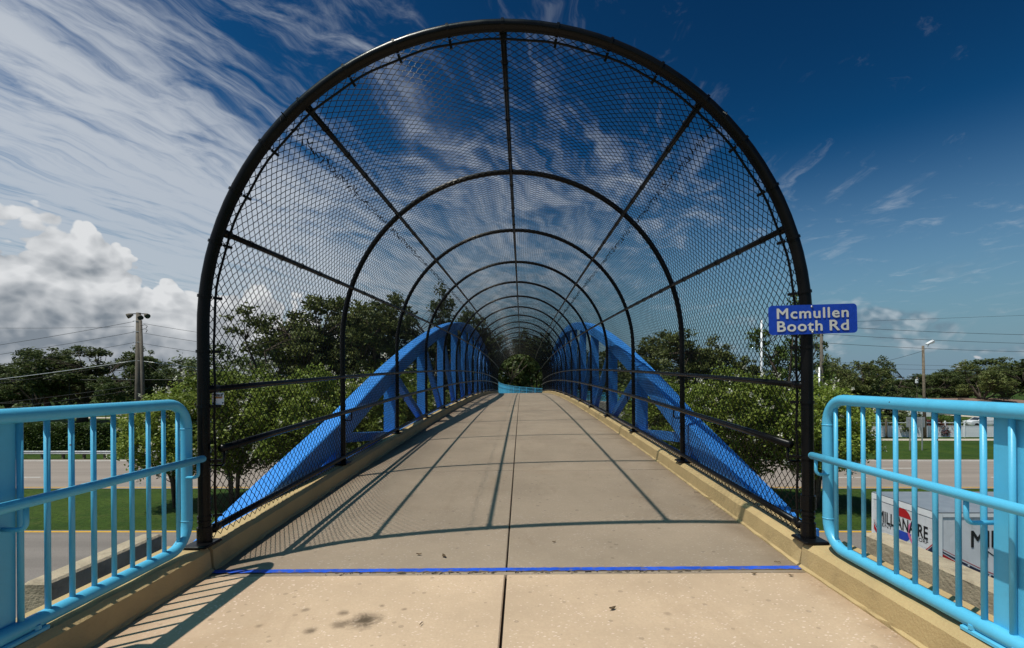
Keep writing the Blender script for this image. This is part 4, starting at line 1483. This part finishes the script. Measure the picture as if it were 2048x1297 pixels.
# palms
def palm_proto(seed):
    rs = random.Random(seed)
    m = MB()
    pth = [Vector((0.06 * math.sin(i), 0.05 * i * 0.2, i * 1.0)) for i in range(8)]
    m.tube(pth, [0.22] + [0.16] * 6 + [0.2], 8)
    tr_ = mesh_data('trunk', m.V, m.F, True)
    c0 = pth[-1]
    V = []; Fq = []
    for i in range(30):
        a = rs.uniform(0, 6.28); el0 = rs.uniform(-0.5, 1.2)
        L_ = rs.uniform(1.2, 1.7)
        d = Vector((math.cos(a) * math.cos(el0), math.sin(a) * math.cos(el0), math.sin(el0)))
        e = c0 + d * L_ * 0.7
        s = d.cross(Vector((0, 0, 1))).normalized()
        u = s.cross(d)
        for j in range(9):          # fan leaflets
            b = (j - 4) * 0.28
            tip = e + (d * math.cos(b) + s * math.sin(b)) * 0.75 - Vector((0, 0, 0.22 + abs(b) * 0.15))
            w = 0.05
            k = len(V)
            V += [e - s * w, e + s * w, e.lerp(tip, .6) + s * w, tip, e.lerp(tip, .6) - s * w]
            Fq.append((k, k + 1, k + 2, k + 3, k + 4))
        k = len(V)
        V += [c0 - s * .02, c0 + s * .02, e + s * .02, e - s * .02]; Fq.append((k, k + 1, k + 2, k + 3))
    return mesh_data('crown', V, Fq), tr_


PALM = palm_proto(5)
for (p, d, top, lab) in ((362, 100, 722, 'sabal palm, tallest of the three left of the canopy post'), (338, 104, 728, 'sabal palm nearest the twin utility poles'),
                         (392, 96, 727, 'sabal palm right against the left canopy post')):
    H = CAMZ + (760 - top) * d / F
    plant('palm_tree', lab, 'palm', ((p - 1043) * d / F, d, 0), [('crown', PALM[0], M_palm), ('trunk', PALM[1], M_wood)], (1, 1, H / 8.2), p, 'sabal palms in the park')
d = 61.0
plant('palm_tree', 'small young palm in front of the white fence', 'palm', ((1773 - 1043) * d / F, d, 0), [('crown', PALM[0], M_palm), ('trunk', PALM[1], M_wood)], (0.75, 0.75, 0.34), 1.0)


# shrubs
def bush_proto(seed, size=0.12, ncl=26, per=420):
    rs = np.random.default_rng(seed)
    cl = []
    for i in range(ncl):
        u = rs.normal(size=3); u /= np.linalg.norm(u); u[2] = abs(u[2])
        rad = 0.4 + 0.5 * rs.random()
        cl.append((np.array([u[0] * rad, u[1] * rad, 0.15 + u[2] * rad * 0.95]), 0.22 + 0.16 * rs.random()))
    V, Fq = cluster_leaves(cl, per * 4, size, rs, 0.9, 0.3)
    m = MB()
    for (c_, r) in cl:
        m.tube([Vector((0, 0, -.03)), Vector(c_) * 0.5 + Vector((0, 0, .1)), Vector(c_)], [0.03, 0.02, 0.006], 4)
    return mesh_data('foliage', V, Fq), mesh_data('stems_or_core', m.V, m.F, True)


BUSH = [bush_proto(31), bush_proto(32)]
for (p, d, w, h, mat, lab, k) in ((1868, 63.5, 2.6, 2.6, M_boug, 'magenta bougainvillea spilling over the white fence by the lamp pole', 0),
                                  (1880, 64.2, 2.0, 3.0, M_greenleaf, 'green shrub behind the bougainvillea at the white fence', 1),
                                  (1905, 66, 2.2, 2.7, M_greenleaf, 'round green shrub right of the bougainvillea, in front of the house', 1),
                                  (1715, 61.2, 1.5, 1.7, M_greenleaf, 'climbing shrub on the white fence near the railing end', 0),
                                  (1700, 57.0, 1.7, 2.4, M_greenleaf, 'shrub at the left end of the white fence', 1),
                                  (1800, 64.0, 3.6, 3.6, M_oakleaf, 'dark bush behind the white fence left of the two post sign', 0),
                                  (1740, 64.5, 3.6, 3.8, M_oakleaf, 'dark bush behind the white fence below the low tree', 1)):
    plant('shrub', lab, 'shrub', ((p - 1043) * d / F, d, 0), [('foliage', BUSH[k][0], mat), ('stems_or_core', BUSH[k][1], M_bark)], (w * .8, w * .8, h * .85), p, 'shrubs by the white fence')

# clipped hedge behind the guard rail
hx0, hx1, hy0, hy1, hz = -62.0, -26.0, 48.6, 51.0, 2.75
hd = thing('hedge', 'long clipped dark green hedge behind the guard rail', 'hedge', ((hx0 + hx1) / 2, hy0, 0))
MB().box(hx0 + .25, hx1 - .25, hy0 + .3, hy1 - .25, 0, hz - .3).build('stems_or_core', M_core, hd)  # added dark block inside the leaves, stops the view through
rs = np.random.default_rng(44)
n = 30000
u = rs.random((n, 3))
f = rs.random(n)
P = np.stack([hx0 + u[:, 0] * (hx1 - hx0), np.where(f < 0.62, hy0 + 0.25 * u[:, 1] ** 2, hy0 + u[:, 1] * (hy1 - hy0)),
              np.where(f < 0.62, u[:, 2] * hz, hz - 0.3 * u[:, 2] ** 2)], 1)
P[:, 2] += 0.10 * np.sin(P[:, 0] * 2.1) + 0.07 * np.sin(P[:, 0] * 5.3 + 1)
P[:, 1] += 0.12 * np.sin(P[:, 0] * 1.3 + P[:, 2])
V, Fq = leaf_quads(P, 0.19, rs)
obj('foliage', V, Fq, M_hedge, hd)

# far wood closing the horizon
rs = np.random.default_rng(55)
cl = []
for i in range(1200):
    a = rs.uniform(-1.3, 1.3); d = rs.uniform(170, 300)
    if a < -0.35 and i % 2 == 0: d = rs.uniform(124, 150)
    X = math.tan(a) * d
    H = 8 + 5 * math.sin(a * 9) + 3 * math.sin(a * 23 + 1) + rs.uniform(-2, 3)
    cl.append((np.array([X, d, rs.uniform(0.1, 1.0) * max(H, 4)]), rs.uniform(2.0, 4.2)))
V, Fq = cluster_leaves(cl, 7.5, 1.25, rs, 0.75, 0.3)
fw = obj('distant_wood', V, Fq, M_oakleaf)
tagged(fw, 'far off wood closing the horizon behind the park and houses', 'wood', kind='stuff')

# ================================================================== GUARD RAIL, FENCES
gr = thing('guard_rail', 'galvanised steel guard rail along the far road in front of the hedge', 'guard rail', (-45, 45.1, 0))
prof = [(0.0, 0.43), (0.06, 0.47), (0.06, 0.53), (0.0, 0.57), (0.0, 0.60), (0.06, 0.64), (0.06, 0.70), (0.0, 0.74)]
V = []; Fc = []
for X in (-75.0, -19.0):
    V += [(X, 44.95 - a, b) for a, b in prof]
k = len(prof)
for j in range(k - 1): Fc.append((j, j + 1, k + j + 1, k + j))
obj('beam', V, Fc, M_galv, gr)
X = -74.0
me_gp = mesh_data('post', *box_ve(0.08, 0.10, 0.72))
while X < -19:
    inst('post', me_gp, M_wood, gr, Matrix.Translation((X, 45.07, 0))); X += 1.9

bf = thing('ball_field_fence', 'tall dark ball field fence in front of the park oaks', 'fence', (-66, 76, 0))
me_bp = mesh_data('post', *tube_geo([Vector((0, 0, 0)), Vector((0, 0, 7.25))], 0.05, 6))
for X in np.arange(-103, -50, 5.6):
    inst('post', me_bp, M_dark, bf, Matrix.Translation((X, 76, 0)))
for (z, r) in ((7.2, 0.045), (3.6, 0.03), (0.3, 0.03)):
    MB().tube([Vector((-103, 76, z)), Vector((-50, 76, z))], r, 5).build('rail', M_dark, bf)
lf = thing('low_fence', 'low dark fence between the footpath and the ball field lawn', 'fence', (-90, 97, 0))
me_lp = mesh_data('post', *tube_geo([Vector((0, 0, 0)), Vector((0, 0, 1.9))], 0.05, 6))
for X in np.arange(-130, -60, 3.4):
    inst('post', me_lp, M_dark, lf, Matrix.Translation((X, 97, 0)))
for z in (1.85, 0.2):
    MB().tube([Vector((-130, 97, z)), Vector((-60, 97, z))], 0.035, 5).build('rail', M_dark, lf)

# white vinyl fence
wf = thing('vinyl_fence', 'long white vinyl privacy fence behind the pavement on the right', 'fence', (50, 62, 0))
m = MB().cbox(-0.07, 0.07, -0.07, 0.07, 0, 1.98, 0.012)
m.add([(-.085, -.085, 1.98), (.085, -.085, 1.98), (.085, .085, 1.98), (-.085, .085, 1.98), (0, 0, 2.07)], [(0, 1, 4), (1, 2, 4), (2, 3, 4), (3, 0, 4), (3, 2, 1, 0)])
me_vp = mesh_data('post', m.V, m.F)
me_bd = mesh_data('board', *(lambda q: (q.V, q.F))(MB().cbox(-0.117, 0.117, -0.012, 0.012, 0.08, 1.36, 0.006)))
me_bt = mesh_data('board', *(lambda q: (q.V, q.F))(MB().cbox(-0.117, 0.117, -0.012, 0.012, 1.44, 1.78, 0.006)))
me_rl = mesh_data('rail', *(lambda q: (q.V, q.F))(MB().box(-1.14, 1.14, -0.03, 0.03, 0, 0.08)))
xs = np.arange(38.5, 73.5, 2.42)
for i, X in enumerate(xs):
    inst('post', me_vp, M_white, wf, Matrix.Translation((X, 62, 0)))
    if i < len(xs) - 1:
        for z in (0.03, 1.36, 1.78):
            inst('rail', me_rl, M_white, wf, Matrix.Translation((X + 1.21, 62, z)))
        for j in range(9):
            inst('board', me_bd, M_white, wf, Matrix.Translation((X + 0.20 + 0.2525 * j, 62, 0)))
# two-post sign seen from behind
d = 50.5
c = Vector(((1832 - 1043) * d / F, d, 0))
ts = thing('road_sign', 'back of a two post road sign on the grass verge', 'sign', c)
for dx in (-0.62, 0.62):
    MB().box(c.x + dx - 0.05, c.x + dx + 0.05, d - 0.04, d + 0.04, 0, 3.35).build('post', M_galv, ts)
MB().box(c.x - 0.95, c.x + 0.95, d + 0.05, d + 0.07, 2.35, 3.40).build('sign_panel', M_galv, ts)
for z in (2.55, 3.2):
    MB().box(c.x - 0.9, c.x + 0.9, d + 0.042, d + 0.05, z - 0.04, z + 0.04).build('stiffener', M_galv, ts)

# ================================================================== HOUSE
hy, hx0, hx1 = 101.0, 81.0, 108.0
ho = thing('house', 'low cream bungalow with brown roof and garage behind the white fence', 'house', ((hx0 + hx1) / 2, hy, 0))
MB().box(hx0, hx1, hy, hy + 10, 0, 2.35).build('wall', M_stucco, ho)
V = [(hx0 - .6, hy - .7, 2.30), (hx1 + .6, hy - .7, 2.30), (hx1 + .6, hy + 10.7, 2.30), (hx0 - .6, hy + 10.7, 2.30), (hx0 + 4.5, hy + 5, 3.25), (hx1 - 4.5, hy + 5, 3.25)]
obj('roof', V, [(0, 1, 5, 4), (1, 2, 5), (2, 3, 4, 5), (3, 0, 4), (3, 2, 1, 0)], M_roofbrown, ho)
# gable over the garage
V = [(89.0, hy - 1.2, 2.36), (97.4, hy - 1.2, 2.36), (93.2, hy - 1.2, 3.2), (89.0, hy + 4, 2.36), (97.4, hy + 4, 2.36), (93.2, hy + 4, 3.2)]
obj('gable', V, [(0, 2, 5, 3), (1, 4, 5, 2), (0, 1, 2), (0, 3, 4, 1)], M_roofbrown, ho)
MB().box(89.4, 97.0, hy - 0.9, hy - 0.002, 0, 2.35).build('garage_wall', M_stucco, ho)
gd = MB().box(90.4, 94.6, hy - 0.94, hy - 0.9, 0.02, 2.05).build('garage_door', M_walk, ho)
for z in (0.55, 1.08, 1.61):
    MB().box(90.4, 94.6, hy - 0.952, hy - 0.94, z - 0.02, z + 0.02).build('groove', M_stucco, gd)
for wx in (83.0, 86.6, 99.5, 103.0):
    w = MB().box(wx, wx + 1.7, hy - 0.04, hy, 1.0, 2.1).build('window', M_glassdk, ho)
    MB().box(wx - .08, wx + 1.78, hy - 0.06, hy - 0.04, 0.9, 1.0).build('sill', M_white, w)
sh = thing('shed', 'white shed with blue grey roof left of the bungalow', 'shed', (79.0, 98, 0))
MB().box(77.5, 80.2, 97, 99.6, 0, 2.6).build('wall', M_white, sh)
V = [(77.2, 96.6, 2.55), (80.5, 96.6, 2.55), (80.5, 100, 2.55), (77.2, 100, 2.55), (77.2, 98.3, 3.6), (80.5, 98.3, 3.6)]
obj('roof', V, [(0, 1, 5, 4), (2, 3, 4, 5), (1, 2, 5), (3, 0, 4), (3, 2, 1, 0)], M_greyroof, sh)

# parked car by the driveway (only a corner shows above the fence)
d = 76.0
cx = (1933 - 1043) * d / F
car = thing('parked_car', 'white parked car, its front showing above the white fence', 'car', (cx + 1.6, d, 0))
prof = [(0, .35), (0, .75), (.15, .86), (1.05, .98), (1.75, 1.44), (3.1, 1.46), (3.9, 1.02), (4.4, .95), (4.45, .4)]
V = []
for (yy, ins) in ((-.85, 0), (-.62, 1), (.62, 1), (.85, 0)):
    for (a, b) in prof:
        w = yy * (0.88 if b > 1.1 else 1.0)
        V.append((cx + a, d + w, b + (0.02 if ins else 0)))
k = len(prof)
Fc = []
for r_ in range(3):
    for i in range(k - 1): Fc.append((r_ * k + i, r_ * k + i + 1, (r_ + 1) * k + i + 1, (r_ + 1) * k + i))
Fc += [tuple(range(k)), tuple(3 * k + i for i in reversed(range(k)))]
obj('body', V, Fc, M_offwhite, car)
for yy in (-1, 1):
    V = [(cx + 1.2, d + yy * .80, 1.0), (cx + 1.8, d + yy * .762, 1.38), (cx + 3.0, d + yy * .762, 1.40), (cx + 3.6, d + yy * .80, 1.02)]
    obj('window', V, [(0, 1, 2, 3)], M_glassdk, car)
V = [(cx + 1.08, d - .7, 1.035), (cx + 1.08, d + .7, 1.035), (cx + 1.70, d + .6, 1.44), (cx + 1.70, d - .6, 1.44)]
obj('windscreen', V, [(0, 1, 2, 3)], M_glassdk, car)
for wx in (.8, 3.6):
    for yy in (-.8, .8):
        MB().tube([Vector((cx + wx, d + yy - .1, .32)), Vector((cx + wx, d + yy + .1, .32))], .32, 14).build('tyre', M_rubber, car)

# ================================================================== POLES AND WIRES
def pole(name, label, base, top, r0, r1, mat, group='utility poles', cat='pole'):
    t = thing(name, label, cat, base, group)
    b, e = Vector(base), Vector(top)
    smooth_tube('shaft', [b - Vector((0, 0, .2)), b.lerp(e, .5), e], [r0, (r0 + r1) / 2, r1], mat, t, 10)
    return t


dP = 52.0
tA = px(277, 626, dP); bA = Vector((tA.x - 0.05, dP, 0))
pA = pole('utility_pole', 'taller weathered concrete pole carrying three floodlights, left of the canopy', bA, tA, 0.36, 0.22, M_concpole)
MB().beam(tA + Vector((-0.85, -0.1, -0.12)), tA + Vector((0.85, -0.1, -0.12)), 0.08, 0.08, (0, 0, 1)).build('crossarm', M_dark, pA)


def floodlight(parent, c, s):
    d = Vector((s * 0.8, -0.35, -0.38)).normalized()
    c2 = c + d * 0.55
    o = MB().tube([c, c + d * 0.12, c + d * 0.3, c2], [0.10, 0.14, 0.24, 0.27], 12).build('floodlight', M_concpole, parent, True)
    MB().tube([c2 - d * 0.02, c2 + d * 0.012], 0.245, 12).build('lens', M_glassdk, o)


floodlight(pA, tA + Vector((-0.45, -0.15, -0.2)), -1)
floodlight(pA, tA + Vector((0.78, -0.15, -0.2)), 1)
floodlight(pA, tA + Vector((0.22, -0.2, -0.3)), 0.6)
for q in (643, 664, 685, 722):
    w = px(277, q, dP)
    MB().beam(w + Vector((-0.42, -0.22, 0)), w + Vector((0.30, -0.22, 0.0)), 0.05, 0.05, (0, 0, 1)).build('insulator_arm', M_galv, pA)
dQ = 50.6
tB = px(281, 641, dQ); bB = px(289, 850, dQ); bB.z = 0; bB.x = px(290, 850, dQ).x
pB = pole('utility_pole', 'slightly leaning grey pole standing just in front of the floodlight pole', bB, tB, 0.22, 0.14, M_concpole)
for q in (652, 660):
    w = px(283, q, dQ)
    MB().tube([w + Vector((0, -.1, 0)), w + Vector((0.5, -.2, 0.08)), w + Vector((0.75, -.2, -0.05)), w + Vector((0.6, -.2, -.3))], 0.03, 6).build('cable_loop', M_dark, pB)

# right hand poles
d = 57.0
tC = px(1643, 622, d); bC = Vector((tC.x, d, 0))
pC = pole('utility_pole', 'pale utility pole with a grey riser pipe, right of the sign post', bC, tC, 0.24, 0.15, M_concpole)
rz_ = px(1638, 735, d)
smooth_tube('riser_pipe', [Vector((rz_.x - .08, d - .2, 0)), Vector((rz_.x - .08, d - .2, rz_.z))], 0.15, M_galv, pC, 8)
d = 55.0
tD = px(1523, 641, d); bD = Vector((tD.x, d, 0))
pD = pole('utility_pole', 'slim pale pole with short arms in front of the leafy tree', bD, tD, 0.16, 0.10, M_white)
for q in (651, 663, 676):
    w = px(1523, q, d)
    MB().beam(w, w + Vector((0.55, 0, 0.0)), 0.05, 0.07, (0, 1, 0)).build('insulator_arm', M_galv, pD)
d = 61.0
tE = px(1846, 692, d); bE = Vector(((1850 - 1043) * d / F, d, 0))
pE = pole('street_lamp', 'weathered wooden pole with a small street lamp on top', bE, tE, 0.19, 0.14, M_wood, None, 'street lamp')
smooth_tube('bracket_arm', [tE + Vector((0.05, -.1, -0.5)), tE + Vector((0.35, -.2, -0.3)), tE + Vector((0.5, -.25, 0.1))], 0.025, M_galv, pE, 6)
c = tE + Vector((0.62, -.3, 0.38))
dv = Vector((0.72, -.3, 0.5)).normalized()
lh = MB().beam(c - dv * 0.42, c + dv * 0.42, 0.34, 0.18, (0, 1, 0.4)).build('lamp_head', M_offwhite, pE)
MB().beam(c - dv * 0.05 + Vector((.08, -.1, -.10)), c + dv * 0.36 + Vector((.08, -.1, -.10)), 0.26, 0.06, (0, 1, 0.4)).build('lens', M_galv, lh)
# small distant pole with transformer
d = 130.0
tF = px(1834, 752, d)
pF = pole('utility_pole', 'far small pole with a white transformer left of the lamp pole', (tF.x, d, 0), tF, 0.16, 0.12, M_wood)
MB().tube([tF + Vector((-.3, -.3, -1.9)), tF + Vector((-.3, -.3, -0.9))], 0.35, 10).build('transformer', M_white, pF)


def wire(a, b, sag, r, label, mat=None, grp='overhead wires'):
    pts = []
    for i in range(17):
        t = i / 16
        p = Vector(a).lerp(Vector(b), t)
        p.z -= 4 * sag * t * (1 - t)
        pts.append(p)
    o = smooth_tube('overhead_wire', pts, r, mat or M_dark, None, 5)
    tagged(o, label, 'wire', grp)


# left wires run out of the picture to a pole beyond the frame
tZ = px(-260, 640, 50.0)
pZ = pole('utility_pole', 'concrete pole beyond the left edge of the picture carrying the wires', (tZ.x, 50.0, 0), tZ, 0.34, 0.22, M_concpole)
for (qa, qb, r, lab) in ((644, 726, .020, 'topmost sloping wire left of the floodlight pole'), (665, 743, .020, 'second sloping wire left of the floodlight pole'),
                         (686, 765, .020, 'third sloping wire left of the floodlight pole'), (654, 650, .014, 'thin level wire left of the floodlight pole'),
                         (722, 785, .038, 'thick pale cable sloping left from the floodlight pole'), (724, 800, .02, 'thin cable just below the thick pale cable on the left'),
                         (772, 830, .022, 'lower cable sloping left just above the left railing'), (780, 846, .02, 'lowest cable sloping left behind the left railing')):
    a = px(272, qa, dP); a.y -= .25
    wire(a, px(-260, qb, 50.0), 0.25, r, lab, M_galv if r > .03 else M_dark)
for (qa, qb, r, lab) in ((648, 700, .018, 'topmost wire running right from the twin poles'), (667, 718, .018, 'second wire running right from the twin poles'),
                         (688, 738, .018, 'third wire running right from the twin poles'), (723, 756, .03, 'thick pale cable running right from the twin poles')):
    a = px(290, qa, dP); a.y -= .25
    wire(a, px(760, qb, 66.0), 0.5, r, lab, M_galv if r > .025 else M_dark)
a = px(290, 724, dP)
ge = px(372, 784, dP - 2); wire(a, (ge.x + 9.0, dP - 4, 0.0), 0.0, 0.013, 'slanting guy wire right of the twin poles')
for (p0, qa, qb, r, lab) in ((1643, 646, 622, .014, 'thin highest wire right of the street name sign'), (1643, 652, 672, .022, 'second wire right of the street name sign'),
                             (1643, 668, 690, .022, 'third wire right of the street name sign'), (1643, 686, 706, .022, 'fourth wire right of the street name sign'),
                             (1643, 724, 730, .013, 'fifth thin wire crossing behind the lamp pole'), (1643, 733, 738, .013, 'sixth thin wire crossing behind the lamp pole'),
                             (1643, 789, 792, .018, 'low wire showing just below the right railing top')):
    a = px(p0, qa, 56.8)
    wire(a, px(2300, qb, 60.0), 0.35 if qb > 640 else 0.0, r, lab)
wire(px(1660, 742, 57), tE + Vector((0, -.1, -.6)), 0.3, 0.02, 'short wire rising to the wooden lamp pole')
tY = px(2300, 610, 60.0)
pole('utility_pole', 'pole beyond the right edge of the picture carrying the wires', (tY.x, 60.0, 0), tY, 0.24, 0.15, M_concpole)

# ================================================================== LITTER ON THE WALK
def litter(p, q, size, label, ang, name='dry_leaf', kind=0):
    d = 1.21 * F / (q - 760)
    for _ in range(8):
        d = (CAMZ - zdeck(d)) * F / (q - 760)
    X = (p - 1043) * d / F
    xb = X - X0
    c0 = B(xb, d, 0.006)
    if kind == 0:
        k = 7
        V = []; Fc = []
        for i in range(k):
            t = i / (k - 1)
            w = math.sin(math.pi * min(1, t * 1.05)) * size * 0.22
            zz_ = 0.25 * size * (abs(t - .5)) + 0.002
            for s in (-1, 1):
                x = (t - .5) * size; y = s * w
                V.append((c0.x + x * math.cos(ang) - y * math.sin(ang), c0.y + x * math.sin(ang) + y * math.cos(ang), c0.z + zz_ + (0.1 * size if s > 0 else 0)))
        for i in range(k - 1): Fc.append((2 * i, 2 * i + 2, 2 * i + 3, 2 * i + 1))
        o = obj(name, V, Fc, M_twig)
    else:
        pts = [c0 + Vector((math.cos(ang + .3 * math.sin(i)) * size * (i / 4 - .5), math.sin(ang) * size * (i / 4 - .5), 0.003 + 0.004 * (i % 2))) for i in range(5)]
        o = smooth_tube('twig', pts, 0.002, M_twig, None, 5)
    tagged(o, label, 'leaf' if kind == 0 else 'twig', 'dry litter on the walk')


litter(838, 1110, .038, 'dry leaf left of the pair lying before the blue joint line', .1)
litter(888, 1114, .05, 'dark dry leaf just before the blue joint line, left of the centre joint', -1.0)
litter(1225, 1222, .045, 'curled dry leaf right of the centre joint on the pale slab', .5)
litter(1508, 1154, .035, 'small dry leaf near the right end of the blue joint line', 0.0)
litter(1582, 1158, .03, 'rightmost dry leaf on the pale slab beside the right kerb', -.6)
litter(1108, 1087, .03, 'tiny dry leaf just right of the centre joint beyond the blue line', .2)
litter(1555, 1131, .04, 'dry twig lying on the blue joint line', -.4, kind=1)
litter(1394, 990, .06, 'dry twig by the right kerb under the mesh shadow', -.7, kind=1)
litter(1221, 852, .10, 'bent twig beside the right kerb far along the deck', .3, kind=1)
litter(842, 1250, .03, 'small twig on the pale slab right of the dark stain', 1.3, kind=1)
